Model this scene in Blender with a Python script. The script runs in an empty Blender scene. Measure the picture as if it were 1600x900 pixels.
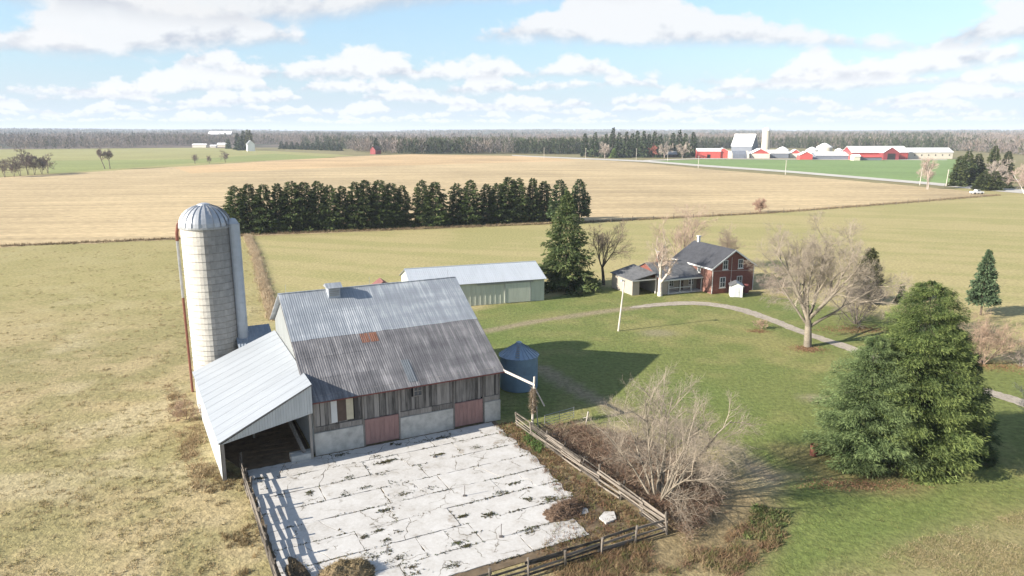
import bpy, math, random
import numpy as np
from mathutils import Vector, Matrix
R = math.radians
rng = np.random.default_rng(7)
random.seed(7)
SC = bpy.context.scene
COL = SC.collection

# ------------------------------------------------------------------ camera
CAM_H = 26.0
F_PX = 1120.0
PITCH = math.atan(243 / F_PX)
cam_d = bpy.data.cameras.new('camera'); cam = bpy.data.objects.new('camera', cam_d); COL.objects.link(cam)
cam_d.sensor_width = 36; cam_d.lens = 36 * F_PX / 1600
cam_d.clip_start = 0.5; cam_d.clip_end = 40000
cam.location = (0, 0, CAM_H); cam.rotation_euler = (R(90) - PITCH, 0, 0)
SC.camera = cam

# ------------------------------------------------------------------ light
SUN_AZ, SUN_EL = R(23.0), R(24.1)          # direction the shadows fall (from +X towards +Y), elevation
sd = Vector((math.cos(SUN_AZ) * math.cos(SUN_EL), math.sin(SUN_AZ) * math.cos(SUN_EL), -math.sin(SUN_EL)))
sun_d = bpy.data.lights.new('sun', 'SUN'); sun_d.energy = 5.0; sun_d.angle = R(0.5); sun_d.color = (1.0, .93, .82)
sun = bpy.data.objects.new('sun', sun_d); COL.objects.link(sun)
sun.rotation_euler = sd.to_track_quat('-Z', 'Y').to_euler()
SC.view_settings.view_transform = 'Standard'; SC.view_settings.look = 'None'
SC.view_settings.exposure = 1.3; SC.view_settings.gamma = 1.0
SKY = 0.09
CLOUD = 3.75


class NT:
    """small node-tree helper"""
    def __init__(s, tree): s.t = tree; s.n = tree.nodes; s.l = tree.links
    def add(s, typ, **kw):
        nd = s.n.new(typ)
        for k, v in kw.items(): setattr(nd, k, v)
        return nd
    def lk(s, a, b): s.l.new(a, b)
    def math(s, op, a, b=None, c=None, clamp=False):
        nd = s.add('ShaderNodeMath', operation=op); nd.use_clamp = clamp
        for i, v in enumerate((a, b, c)):
            if v is None: continue
            if isinstance(v, (int, float)): nd.inputs[i].default_value = v
            else: s.lk(v, nd.inputs[i])
        return nd.outputs[0]
    def noise(s, vec, scale, detail=4, rough=.55, dim='3D', dist=0):
        nd = s.add('ShaderNodeTexNoise', noise_dimensions=dim)
        nd.inputs['Scale'].default_value = scale; nd.inputs['Detail'].default_value = detail
        nd.inputs['Roughness'].default_value = rough; nd.inputs['Distortion'].default_value = dist
        if vec is not None: s.lk(vec, nd.inputs['Vector'])
        return nd.outputs['Fac']
    def ramp(s, fac, stops, mode='LINEAR'):
        nd = s.add('ShaderNodeValToRGB'); cr = nd.color_ramp; cr.interpolation = mode
        while len(cr.elements) < len(stops): cr.elements.new(.5)
        for e, (p, c) in zip(cr.elements, stops):
            e.position = p; e.color = (*c, 1) if len(c) == 3 else c
        s.lk(fac, nd.inputs[0]); return nd.outputs[0]
    def mix(s, fac, a, b, typ='MIX'):
        nd = s.add('ShaderNodeMix', data_type='RGBA', blend_type=typ)
        for sock, v in ((nd.inputs[0], fac), (nd.inputs[6], a), (nd.inputs[7], b)):
            if isinstance(v, (int, float)): sock.default_value = v
            elif isinstance(v, tuple): sock.default_value = (*v, 1) if len(v) == 3 else v
            else: s.lk(v, sock)
        return nd.outputs[2]
    def mapr(s, v, a, b, c=0, d=1, smooth=False):
        nd = s.add('ShaderNodeMapRange'); nd.clamp = True
        if smooth: nd.interpolation_type = 'SMOOTHSTEP'
        s.lk(v, nd.inputs[0])
        for i, x in enumerate((a, b, c, d)): nd.inputs[i + 1].default_value = x
        return nd.outputs[0]


def build_world():
    w = bpy.data.worlds.new('World'); SC.world = w; w.use_nodes = True
    T = NT(w.node_tree)
    for nd in list(T.n): T.n.remove(nd)
    out = T.add('ShaderNodeOutputWorld'); bg = T.add('ShaderNodeBackground')
    bg.inputs[1].default_value = SKY; T.lk(bg.outputs[0], out.inputs[0])
    sky = T.add('ShaderNodeTexSky', sky_type='NISHITA')
    sky.sun_disc = False; sky.sun_elevation = SUN_EL
    sky.sun_rotation = math.atan2(-sd.x, -sd.y); sky.air_density = 1.2; sky.dust_density = 0.6; sky.ozone_density = 2.0
    tc = T.add('ShaderNodeTexCoord'); sep = T.add('ShaderNodeSeparateXYZ'); T.lk(tc.outputs['Generated'], sep.inputs[0])
    el = T.math('ARCSINE', sep.outputs[2]); az = T.math('ARCTAN2', sep.outputs[0], sep.outputs[1])
    veil = T.mapr(sep.outputs[2], .03, .42, .62, .05)      # airlight thins towards the zenith
    full = T.mix(veil, sky.outputs[0], (CLOUD * .42, CLOUD * .72, CLOUD * 1.12))
    hz = T.mapr(sep.outputs[2], .0, .10, .72, 0, True)
    full = T.mix(hz, full, (CLOUD * .80, CLOUD * .97, CLOUD * 1.10))
    # fair-weather cumulus: rows of flat-based heaps, receding to the horizon on every side
    b = R(.75); row = 0
    while b < R(85):
        u = T.math('DIVIDE', az, b); sd_ = 13.7 * row + 2.3
        jit = T.noise(None, 1, 1, .5, '1D'); T.lk(T.math('ADD', T.math('MULTIPLY', u, .16), sd_), jit.node.inputs['W'])
        v = T.math('SUBTRACT', T.math('DIVIDE', T.math('SUBTRACT', el, b), b), T.math('MULTIPLY', T.math('SUBTRACT', jit, .5), .8))
        cov = T.noise(None, 1, 2, .55, '1D'); T.lk(T.math('ADD', T.math('MULTIPLY', u, .33), sd_ * 3.1), cov.node.inputs['W'])
        h = T.math('MULTIPLY', T.math('SUBTRACT', cov, .355), 2.0)
        cmb = T.add('ShaderNodeCombineXYZ'); T.lk(u, cmb.inputs[0]); T.lk(T.math('MULTIPLY', v, 1.5), cmb.inputs[1]); cmb.inputs[2].default_value = sd_
        n1 = T.noise(cmb.outputs[0], 2.6, 5 if b < R(9) else 2, .58)
        edge = T.math('SUBTRACT', T.math('ADD', h, T.math('MULTIPLY', T.math('SUBTRACT', n1, .5), .62)), v)
        top = T.mapr(edge, -.01, .13, 0, 1, True)
        bot = T.mapr(T.math('ADD', v, T.math('MULTIPLY', T.math('SUBTRACT', n1, .5), .25)), -.09, .09, 0, 1, True)
        some = T.mapr(h, -.03, .07, 0, .94, True)
        a = T.math('MULTIPLY', T.math('MULTIPLY', top, bot), some)
        lit = T.math('ADD', T.math('MULTIPLY', v, 1.9), T.math('MULTIPLY', T.math('SUBTRACT', n1, .5), 1.9))
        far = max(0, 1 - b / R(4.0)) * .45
        und = 1.14 / (1 + b / R(40))      # cloud colour dimmed with height to lessen sky fill, like shaded undersides
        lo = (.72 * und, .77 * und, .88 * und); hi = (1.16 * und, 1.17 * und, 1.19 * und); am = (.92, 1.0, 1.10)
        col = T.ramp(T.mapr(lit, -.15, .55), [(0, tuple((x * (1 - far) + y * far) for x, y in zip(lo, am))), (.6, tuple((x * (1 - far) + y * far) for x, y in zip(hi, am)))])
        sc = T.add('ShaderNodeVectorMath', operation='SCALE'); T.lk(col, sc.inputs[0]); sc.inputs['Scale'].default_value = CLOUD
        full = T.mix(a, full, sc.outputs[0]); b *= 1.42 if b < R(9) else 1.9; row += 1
    T.lk(full, bg.inputs[0])
    w.cycles.sampling_method = 'MANUAL'; w.cycles.sample_map_resolution = 512


build_world()

# ------------------------------------------------------------------ survey helper: pixel of the photo -> point on level ground
_c, _s = math.cos(PITCH), math.sin(PITCH)
def g(x, y, z=0.0):
    u = (x - 800) / F_PX; v = (450 - y) / F_PX
    d = Vector((u, _c + v * _s, -_s + v * _c)); t = (z - CAM_H) / d.z
    return Vector((d.x * t, d.y * t, z))

# ------------------------------------------------------------------ numpy noise
def vnoise(x, y, seed=0):
    xi = np.floor(x).astype(np.int64); yi = np.floor(y).astype(np.int64); fx = x - xi; fy = y - yi
    fx = fx * fx * (3 - 2 * fx); fy = fy * fy * (3 - 2 * fy)
    def h(a, b):
        n = (a * 374761393 + b * 668265263 + seed * 974634777) & 0xffffffff
        n = ((n ^ (n >> 13)) * 1274126177) & 0xffffffff
        return ((n ^ (n >> 16)) & 0xffff) / 65535.0
    return (h(xi, yi) * (1 - fx) + h(xi + 1, yi) * fx) * (1 - fy) + (h(xi, yi + 1) * (1 - fx) + h(xi + 1, yi + 1) * fx) * fy
def fbm(x, y, seed=0, o=4):
    r = 0; a = .5; s = 0
    for i in range(o):
        r = r + a * vnoise(x, y, seed + i * 17); s += a; a *= .5; x = x * 2.03 + 3.1; y = y * 2.03 + 1.7
    return r / s

# ------------------------------------------------------------------ materials
MATS = {}
def new_mat(name):
    m = bpy.data.materials.new(name); m.use_nodes = True; MATS[name] = m
    T = NT(m.node_tree); b = T.n['Principled BSDF']; return m, T, b
def rgb(h):
    return h
def simple(name, c, rough=.8, var=.25, scale=1.5, metal=0, bump=0, bscale=20, stretch=None, objrand=.0, spec=.3):
    """base colour varied by two octaves of noise, optional stretch and per-object shift"""
    m, T, b = new_mat(name)
    tc = T.add('ShaderNodeTexCoord'); vec = tc.outputs['Object']
    oi = T.add('ShaderNodeObjectInfo')
    off = T.add('ShaderNodeVectorMath', operation='MULTIPLY_ADD')
    off.inputs[1].default_value = (1, 1, 1); T.lk(vec, off.inputs[0])
    sc = T.add('ShaderNodeVectorMath', operation='SCALE'); sc.inputs[0].default_value = (37, 91, 53); T.lk(oi.outputs['Random'], sc.inputs['Scale'])
    T.lk(sc.outputs[0], off.inputs[2]); vec = off.outputs[0]
    if stretch:
        mp = T.add('ShaderNodeMapping'); mp.inputs['Scale'].default_value = stretch; T.lk(vec, mp.inputs[0]); vec2 = mp.outputs[0]
    else: vec2 = vec
    n1 = T.noise(vec2, scale, 5, .6); n2 = T.noise(vec, scale * .23, 3, .5)
    f = T.math('ADD', T.math('MULTIPLY', n1, .65), T.math('MULTIPLY', n2, .35))
    if objrand: f = T.math('ADD', f, T.math('MULTIPLY', T.math('SUBTRACT', oi.outputs['Random'], .5), objrand))
    dark = tuple(max(0, x * (1 - var * 1.6)) for x in c); lite = tuple(min(1, x * (1 + var * 1.2)) for x in c)
    T.lk(T.ramp(f, [(.28, dark), (.5, c), (.72, lite)]), b.inputs['Base Color'])
    b.inputs['Roughness'].default_value = rough; b.inputs['Metallic'].default_value = metal
    b.inputs['Specular IOR Level'].default_value = spec
    if bump:
        bp = T.add('ShaderNodeBump'); bp.inputs['Strength'].default_value = bump; bp.inputs['Distance'].default_value = .03
        T.lk(T.noise(vec2, bscale, 4, .6), bp.inputs['Height']); T.lk(bp.outputs[0], b.inputs['Normal'])
    return m
def attr_mat(name, rough=.85, tint=(1, 1, 1), var=.3, scale=2.0, bump=0, bscale=8, transl=0, det=6, aniso=None, bands=0, treevar=0):
    """colour from the mesh's Col attribute, broken up by noise"""
    m, T, b = new_mat(name)
    at = T.add('ShaderNodeAttribute', attribute_name='Col')
    geo = T.add('ShaderNodeNewGeometry'); vec = geo.outputs['Position']
    if aniso:
        mp = T.add('ShaderNodeMapping'); mp.inputs['Scale'].default_value = aniso[0]; mp.inputs['Rotation'].default_value = (0, 0, aniso[1])
        T.lk(vec, mp.inputs[0]); vec = mp.outputs[0]
    if var:
        n = T.noise(vec, scale, det, .62)
        v = T.mapr(n, .25, .75, 1 - var, 1 + var)
        sc = T.add('ShaderNodeVectorMath', operation='SCALE'); T.lk(at.outputs['Color'], sc.inputs[0]); T.lk(v, sc.inputs['Scale'])
        colr = T.mix(1.0, sc.outputs[0], tint, 'MULTIPLY')
    else: colr = T.mix(1.0, at.outputs['Color'], tint, 'MULTIPLY')
    if bands:      # sowing rows and combine passes
        m2 = T.add('ShaderNodeMapping'); m2.inputs['Rotation'].default_value = (0, 0, R(-6)); T.lk(geo.outputs['Position'], m2.inputs[0])
        m3 = T.add('ShaderNodeMapping'); m3.inputs['Scale'].default_value = (.006, .16, 1); T.lk(m2.outputs[0], m3.inputs[0])
        bn = T.mapr(T.noise(m3.outputs[0], 1.0, 5, .7), .3, .7, 1 - bands, 1 + bands); bl = T.mapr(T.noise(geo.outputs['Position'], .012, 4, .6), .3, .7, 1 - bands * .7, 1 + bands * .7)
        s2 = T.add('ShaderNodeVectorMath', operation='SCALE'); T.lk(colr, s2.inputs[0]); T.lk(T.math('MULTIPLY', bn, bl), s2.inputs['Scale']); colr = s2.outputs[0]
    if treevar:
        oi = T.add('ShaderNodeObjectInfo'); s2 = T.add('ShaderNodeVectorMath', operation='SCALE'); T.lk(colr, s2.inputs[0]); T.lk(T.mapr(oi.outputs['Random'], 0, 1, 1 - treevar, 1 + treevar), s2.inputs['Scale']); colr = s2.outputs[0]
    T.lk(colr, b.inputs['Base Color']); b.inputs['Roughness'].default_value = rough
    b.inputs['Specular IOR Level'].default_value = .2
    if bump:
        bp = T.add('ShaderNodeBump'); bp.inputs['Strength'].default_value = bump; bp.inputs['Distance'].default_value = .15
        T.lk(T.noise(vec, bscale, 5, .65), bp.inputs['Height']); T.lk(bp.outputs[0], b.inputs['Normal'])
    if transl:
        tr = T.add('ShaderNodeBsdfTranslucent'); T.lk(colr, tr.inputs[0])
        mx = T.add('ShaderNodeMixShader'); mx.inputs[0].default_value = transl
        T.lk(b.outputs[0], mx.inputs[1]); T.lk(tr.outputs[0], mx.inputs[2]); T.lk(mx.outputs[0], T.n['Material Output'].inputs[0])
    return m

M = {}
M['ground'] = attr_mat('ground_grass', .95, var=.40, scale=2.0, bump=.9, bscale=3.0, det=9)
M['leaf'] = attr_mat('needle_foliage', .7, var=.0, transl=.18, treevar=.22)
M['grass'] = attr_mat('grass_blades', .9, var=.0, transl=.25)
M['bark'] = attr_mat('bark', .9, var=.3, scale=6)
M['farwood'] = attr_mat('far_woodland', .95, var=.0)
M['hill'] = attr_mat('hill_cover', .95, var=.35, scale=.012, det=8)
M['field'] = attr_mat('field_cover', .95, var=.22, scale=.35, bump=.4, bscale=1.5, det=8, bands=.14)
M['corn'] = attr_mat('corn_stubble', .95, var=.48, scale=.8, bump=.9, bscale=1.2, det=10, aniso=((.45, 2.0, 1), R(-6)), bands=.26)
M['gravel'] = simple('gravel', (.33, .285, .23), .95, .3, 3, bump=.5, bscale=30)
M['road'] = simple('road_gravel', (.46, .43, .385), .95, .12, .3)
M['concrete'] = None
M['dirt'] = simple('dirt', (.13, .095, .06), .95, .4, 1.5, bump=.6, bscale=6)
M['block'] = simple('whitewashed_block', (.46, .445, .41), .9, .25, 1.8, bump=.3, bscale=10)
M['board'] = simple('weathered_board', (.20, .185, .17), .9, .42, 2.2, stretch=(3.5, 3.5, .35), objrand=.45, bump=.3, bscale=12)
M['beam'] = simple('grey_timber', (.22, .20, .18), .9, .35, 3, stretch=(3, 3, .4), objrand=.3)
M['fencewood'] = simple('fence_plank', (.145, .125, .105), .9, .5, 3, stretch=(.6, 4, 4), objrand=.4)
M['pink'] = simple('faded_red_door', (.30, .18, .16), .8, .16, 2.0, stretch=(3, 3, .5))
M['redtrim'] = simple('red_trim', (.16, .05, .045), .8, .4, 3)
M['galv'] = simple('galvanised_roof', (.42, .46, .51), .42, .17, 1.6, metal=.35, stretch=(5.0, .22, 1), objrand=.22, spec=.5)
M['darkroof'] = simple('tarnished_roof', (.20, .20, .215), .75, .48, 1.5, metal=.1, stretch=(4.0, .45, 1), objrand=.26)
M['rust'] = simple('rusty_sheet', (.205, .098, .066), .85, .4, 2, stretch=(4, .5, 1))
M['rustpipe'] = simple('rusty_pipe', (.16, .062, .045), .85, .3, 2)
M['whiteroof'] = simple('white_metal_roof', (.375, .40, .435), .45, .08, .8, metal=.0, stretch=(3, .3, 1), objrand=.06, spec=.5)
M['leanroof'] = simple('pale_metal_roof', (.275, .295, .32), .5, .10, .8, stretch=(.3, 3, 1), objrand=.06, spec=.4)
M['feedroof'] = simple('blue_grey_roof', (.21, .245, .29), .5, .12, 1.5, spec=.4)
M['whitewall'] = simple('white_metal_siding', (.46, .475, .47), .5, .1, 1.2, stretch=(3, 3, .4), spec=.4)
M['shedwall'] = simple('cream_metal_siding', (.45, .47, .40), .55, .1, 1.2, stretch=(3, 3, .4), spec=.4)
M['stave'] = attr_mat('concrete_stave', .9, var=.15, scale=3.0)
M['hoop'] = simple('hoop_steel', (.17, .15, .14), .6, .3, 3, metal=.5)
M['dome'] = simple('dome_metal', (.38, .395, .42), .4, .1, 1.2, metal=.3, spec=.5)
M['chute'] = simple('chute_metal', (.36, .39, .43), .5, .1, 1.5, spec=.5)
M['binblue'] = simple('bin_blue_steel', (.165, .25, .345), .5, .15, 1.5, metal=.2, stretch=(1, 1, .5), spec=.5)
M['binroof'] = simple('bin_roof_steel', (.24, .31, .39), .45, .15, 1.5, metal=.3, spec=.5)
M['white'] = simple('white_paint', (.58, .58, .565), .6, .08, 2)
M['cream'] = simple('cream_siding', (.33, .295, .25), .8, .1, 1.5)
M['shingle'] = simple('charcoal_shingle', (.050, .052, .060), .85, .3, 3, bump=.3, bscale=14)
M['shingle2'] = simple('grey_shingle', (.115, .117, .122), .85, .35, 2.2, bump=.3, bscale=14)
M['glass'] = simple('window_glass', (.03, .04, .05), .12, .2, 1, spec=.6)
M['black'] = simple('dark_interior', (.02, .02, .02), .9, .2, 2)
M['brown'] = simple('brown_panel', (.095, .065, .05), .8, .2, 2)
M['tan'] = simple('tan_panel', (.50, .45, .33), .8, .12, 2)
M['steel'] = simple('grey_steel', (.33, .34, .35), .5, .2, 3, metal=.5)
M['darksteel'] = simple('dull_steel', (.15, .165, .18), .6, .2, 3, metal=.3)
M['polewood'] = simple('pole_wood', (.48, .44, .39), .85, .2, 3, stretch=(3, 3, .3))
M['farred'] = simple('far_red_wall', (.45, .085, .075), .7, .12, .3)
M['farmaroon'] = simple('far_maroon_wall', (.22, .045, .05), .7, .12, .3)
M['farwhite'] = simple('far_white_roof', (.80, .80, .80), .5, .05, .2)
M['farcream'] = simple('far_cream_wall', (.60, .55, .46), .8, .1, .2)
M['fargrey'] = simple('far_grey_wall', (.16, .175, .21), .8, .1, .2)
M['farconc'] = simple('far_concrete', (.52, .48, .40), .9, .1, .2)
M['tyre'] = simple('tyre_rubber', (.02, .02, .02), .9, .1, 3)
M['carwhite'] = simple('white_car_paint', (.75, .76, .78), .25, .03, 1, spec=.6)
M['redroof'] = simple('red_roof', (.19, .085, .075), .7, .2, 2)
M['manure'] = attr_mat('rotted_straw', .95, var=.5, scale=3, bump=1.0, bscale=5)

def brick_mat():
    m, T, b = new_mat('red_brick')
    tc = T.add('ShaderNodeTexCoord'); mp = T.add('ShaderNodeMapping'); mp.inputs['Rotation'].default_value = (R(90), 0, 0)
    T.lk(tc.outputs['Object'], mp.inputs[0])
    br = T.add('ShaderNodeTexBrick'); T.lk(mp.outputs[0], br.inputs[0]); br.inputs['Scale'].default_value = 4
    br.inputs['Color1'].default_value = (.155, .042, .03, 1); br.inputs['Color2'].default_value = (.205, .062, .045, 1); br.inputs['Mortar'].default_value = (.22, .15, .12, 1)
    br.inputs['Mortar Size'].default_value = .016
    n = T.noise(tc.outputs['Object'], 1.2, 4); T.lk(T.mix(T.mapr(n, .35, .7, 0, .5), br.outputs[0], (.12, .036, .028)), b.inputs['Base Color'])
    b.inputs['Roughness'].default_value = .9; return m
M['brick'] = brick_mat()
def concrete_mat():
    m, T, b = new_mat('yard_concrete'); geo = T.add('ShaderNodeNewGeometry'); p = geo.outputs['Position']; oi = T.add('ShaderNodeObjectInfo')
    n1 = T.noise(p, .9, 6, .62); n2 = T.noise(p, 5, 5, .6); n3 = T.noise(p, .28, 4, .6)
    f = T.math('ADD', T.math('ADD', T.math('MULTIPLY', n1, .45), T.math('MULTIPLY', n2, .3)), T.math('MULTIPLY', n3, .25)); f = T.math('ADD', f, T.math('MULTIPLY', T.math('SUBTRACT', oi.outputs['Random'], .5), .06))
    c = T.ramp(f, [(.34, (.30, .275, .24)), (.45, (.42, .40, .375)), (.6, (.495, .48, .46))])
    st = T.mapr(T.noise(p, .55, 7, .68), .60, .72, 0, .75, True); c = T.mix(st, c, (.22, .18, .135))
    vo = T.add('ShaderNodeTexVoronoi', feature='DISTANCE_TO_EDGE'); vo.inputs['Scale'].default_value = .42
    wp = T.add('ShaderNodeVectorMath', operation='ADD'); nn = T.add('ShaderNodeTexNoise'); nn.inputs['Scale'].default_value = 1.3; nn.inputs['Detail'].default_value = 5; T.lk(p, nn.inputs['Vector']); T.lk(p, wp.inputs[0]); T.lk(nn.outputs['Color'], wp.inputs[1]); T.lk(wp.outputs[0], vo.inputs['Vector'])
    ck = T.math('MULTIPLY', T.mapr(vo.outputs['Distance'], .004, .016, 1, 0), T.mapr(T.noise(p, .5, 2, .5), .5, .56, 0, .85)); c = T.mix(ck, c, (.11, .09, .06))
    T.lk(c, b.inputs['Base Color']); b.inputs['Roughness'].default_value = .9
    bp = T.add('ShaderNodeBump'); bp.inputs['Strength'].default_value = .3; bp.inputs['Distance'].default_value = .02; T.lk(n2, bp.inputs['Height']); T.lk(bp.outputs[0], b.inputs['Normal']); return m
M['concrete'] = concrete_mat()
def barn_roof_mat(name, dark, mid, lite, rough, metal, blotch):
    m, T, b = new_mat(name); geo = T.add('ShaderNodeNewGeometry')
    m1 = T.add('ShaderNodeMapping'); m1.inputs['Rotation'].default_value = (0, 0, R(-27.05)); T.lk(geo.outputs['Position'], m1.inputs[0])
    m2 = T.add('ShaderNodeMapping'); m2.inputs['Scale'].default_value = (4.2, .28, .28); T.lk(m1.outputs[0], m2.inputs[0])
    n1 = T.noise(m2.outputs[0], 1.1, 5, .65); n2 = T.noise(m1.outputs[0], .55, 4, .55); oi = T.add('ShaderNodeObjectInfo')
    m3 = T.add('ShaderNodeMapping'); m3.inputs['Scale'].default_value = (.25, 1.6, 1.6); T.lk(m1.outputs[0], m3.inputs[0]); n3 = T.noise(m3.outputs[0], .5, 3, .5)
    f = T.math('ADD', T.math('MULTIPLY', n1, .55), T.math('MULTIPLY', n2, blotch)); f = T.math('ADD', f, T.math('MULTIPLY', n3, .45 - blotch + .0))
    f = T.math('ADD', f, T.math('MULTIPLY', T.math('SUBTRACT', oi.outputs['Random'], .5), .05))
    T.lk(T.ramp(f, [(.38, dark), (.5, mid), (.63, lite)]), b.inputs['Base Color']); b.inputs['Roughness'].default_value = rough; b.inputs['Metallic'].default_value = metal
    return m
M['galv'] = barn_roof_mat('galvanised_roof', (.225, .245, .27), (.285, .305, .33), (.47, .485, .50), .5, .25, .15)
M['darkroof'] = barn_roof_mat('tarnished_roof', (.075, .074, .08), (.135, .131, .138), (.27, .26, .262), .8, .05, .27)

# ------------------------------------------------------------------ object helpers
def link(name, me, mat=None, parent=None):
    o = bpy.data.objects.new(name, me); COL.objects.link(o)
    if mat is not None and me is not None and len(me.materials) == 0: me.materials.append(M[mat] if isinstance(mat, str) else mat)
    if parent is not None: o.parent = parent
    return o
def empty(name, loc, rz=0):
    o = bpy.data.objects.new(name, None); COL.objects.link(o); o.location = loc; o.rotation_euler = (0, 0, rz); o.empty_display_size = .2
    return o
def tag(o, label, cat, group=None, kind=None):
    o['label'] = label; o['category'] = cat
    if group: o['group'] = group
    if kind: o['kind'] = kind
    return o
def struct(o): o['kind'] = 'structure'; return o
def copy_tree(o, parent=None):
    c = o.copy(); COL.objects.link(c); c.parent = parent
    for ch in o.children: copy_tree(ch, c)
    return c

class MB:
    """collects simple solids into one mesh"""
    def __init__(s): s.v = []; s.f = []
    def box(s, x0, x1, y0, y1, z0, z1):
        b = len(s.v)
        s.v += [(x0, y0, z0), (x1, y0, z0), (x1, y1, z0), (x0, y1, z0), (x0, y0, z1), (x1, y0, z1), (x1, y1, z1), (x0, y1, z1)]
        s.f += [tuple(b + i for i in q) for q in ((3, 2, 1, 0), (4, 5, 6, 7), (0, 1, 5, 4), (1, 2, 6, 5), (2, 3, 7, 6), (3, 0, 4, 7))]; return s
    def bar(s, p, q, w, h=None, n=4, w2=None, cap=True):
        """n-sided bar from p to q, radius w (w2 at the end)"""
        p = Vector(p); q = Vector(q); d = (q - p).normalized(); w2 = w if w2 is None else w2
        a = d.cross(Vector((0, 0, 1)));
        if a.length < .05: a = d.cross(Vector((1, 0, 0)))
        a.normalize(); c = a.cross(d); b = len(s.v); h = h or w; k = h / w
        for P, r in ((p, w), (q, w2)):
            for i in range(n):
                t = 2 * math.pi * (i + .5) / n
                e = r * (1.414 if n == 4 else 1)
                s.v.append(tuple(P + a * math.cos(t) * e + c * math.sin(t) * e * k))
        for i in range(n): j = (i + 1) % n; s.f.append((b + i, b + j, b + n + j, b + n + i))
        if cap: s.f.append(tuple(b + i for i in range(n))[::-1]); s.f.append(tuple(b + n + i for i in range(n)))
        return s
    def tube(s, pts, r, n=8):
        for a, b_ in zip(pts[:-1], pts[1:]): s.bar(a, b_, r, n=n)
        return s
    def prism(s, poly, d):
        """poly (list of 3-D points) extruded by vector d"""
        b = len(s.v); n = len(poly); d = Vector(d)
        s.v += [tuple(p) for p in poly] + [tuple(Vector(p) + d) for p in poly]
        s.f.append(tuple(range(b, b + n))); s.f.append(tuple(range(b + n, b + 2 * n))[::-1])
        for i in range(n): j = (i + 1) % n; s.f.append((b + i, b + n + i, b + n + j, b + j))
        return s
    def lathe(s, prof, n=32, cx=0, cy=0, cap=True):
        b = len(s.v)
        for r, z in prof:
            for i in range(n): t = 2 * math.pi * i / n; s.v.append((cx + r * math.cos(t), cy + r * math.sin(t), z))
        for k in range(len(prof) - 1):
            for i in range(n): j = (i + 1) % n; s.f.append((b + k * n + i, b + k * n + j, b + k * n + n + j, b + k * n + n + i))
        if cap: s.f.append(tuple(b + (len(prof) - 1) * n + i for i in range(n)))
        return s
    def mesh(s, name, smooth=False):
        me = bpy.data.meshes.new(name); me.from_pydata(s.v, [], s.f); 
        import bmesh
        bm = bmesh.new(); bm.from_mesh(me); bmesh.ops.recalc_face_normals(bm, faces=bm.faces); bm.to_mesh(me); bm.free()
        if smooth:
            for p in me.polygons: p.use_smooth = True
        me.update(); return me
    def build(s, name, mat, parent=None, smooth=False): return link(name, s.mesh(name, smooth), mat, parent)

def tri_mesh(name, V, T, C=None, smooth=False):
    """fast mesh from numpy arrays: V (n,3), T (m,3), C (n,3) point colours"""
    me = bpy.data.meshes.new(name); V = np.asarray(V, np.float32); T = np.asarray(T, np.int32)
    me.vertices.add(len(V)); me.vertices.foreach_set('co', V.ravel())
    me.loops.add(T.size); me.loops.foreach_set('vertex_index', T.ravel())
    me.polygons.add(len(T)); me.polygons.foreach_set('loop_start', np.arange(0, T.size, T.shape[1], dtype=np.int32))
    me.polygons.foreach_set('loop_total', np.full(len(T), T.shape[1], np.int32))
    me.polygons.foreach_set('use_smooth', np.full(len(T), bool(smooth)))
    me.update(calc_edges=True); 
    if C is not None:
        a = me.color_attributes.new('Col', 'FLOAT_COLOR', 'POINT')
        a.data.foreach_set('color', np.concatenate([np.asarray(C, np.float32), np.ones((len(V), 1), np.float32)], 1).ravel())
    return me

def poly_sheet(name, pts, z, mat, col=(.3, .3, .2), jitter=0, step=None, seed=1, colvar=None):
    """flat sheet from world xy points (edges jittered), coloured by Col"""
    P = []
    for (a, b) in zip(pts, pts[1:] + pts[:1]):
        a = Vector(a[:2]); b = Vector(b[:2]); L = (b - a).length; n = max(1, int(L / step)) if step else 1
        for i in range(n): P.append(a.lerp(b, i / n))
    r = random.Random(seed); v = []
    for p in P: v.append((p.x + r.uniform(-jitter, jitter), p.y + r.uniform(-jitter, jitter), z))
    me = bpy.data.meshes.new(name); me.from_pydata(v, [], [tuple(range(len(v)))]); me.update()
    if me.polygons[0].normal.z < 0: me.flip_normals()
    a = me.color_attributes.new('Col', 'FLOAT_COLOR', 'POINT')
    for i in range(len(v)): a.data[i].color = (*col, 1)
    return link(name, me, mat)

def in_poly(X, Y, poly):
    ins = np.zeros(X.shape, bool); n = len(poly)
    for i in range(n):
        x1, y1 = poly[i][0], poly[i][1]; x2, y2 = poly[(i + 1) % n][0], poly[(i + 1) % n][1]
        cnd = ((y1 > Y) != (y2 > Y)) & (X < (x2 - x1) * (Y - y1) / ((y2 - y1) if y2 != y1 else 1e-9) + x1); ins ^= cnd
    return ins
def seg_dist(X, Y, path):
    d = np.full(X.shape, 1e9)
    for a, b in zip(path[:-1], path[1:]):
        ax, ay, bx, by = a[0], a[1], b[0], b[1]; L2 = (bx - ax) ** 2 + (by - ay) ** 2
        t = np.clip(((X - ax) * (bx - ax) + (Y - ay) * (by - ay)) / L2, 0, 1)
        d = np.minimum(d, np.hypot(X - ax - t * (bx - ax), Y - ay - t * (by - ay)))
    return d
def poly_sd(X, Y, poly):
    d = seg_dist(X, Y, list(poly) + [poly[0]]); return np.where(in_poly(X, Y, poly), -d, d)
def sstep(a, b, x):
    t = np.clip((x - a) / (b - a), 0, 1); return t * t * (3 - 2 * t)
def px(*pts): return [g(*p) for p in pts]

# barn frame: local x along the yard wall, y into the barn
BO = g(493, 712); BA = R(27.05)
_bu = Vector((math.cos(BA), math.sin(BA), 0)); _bn = Vector((-math.sin(BA), math.cos(BA), 0))
def BL(x, y, z=0): return BO + _bu * x + _bn * y + Vector((0, 0, z))

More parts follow.
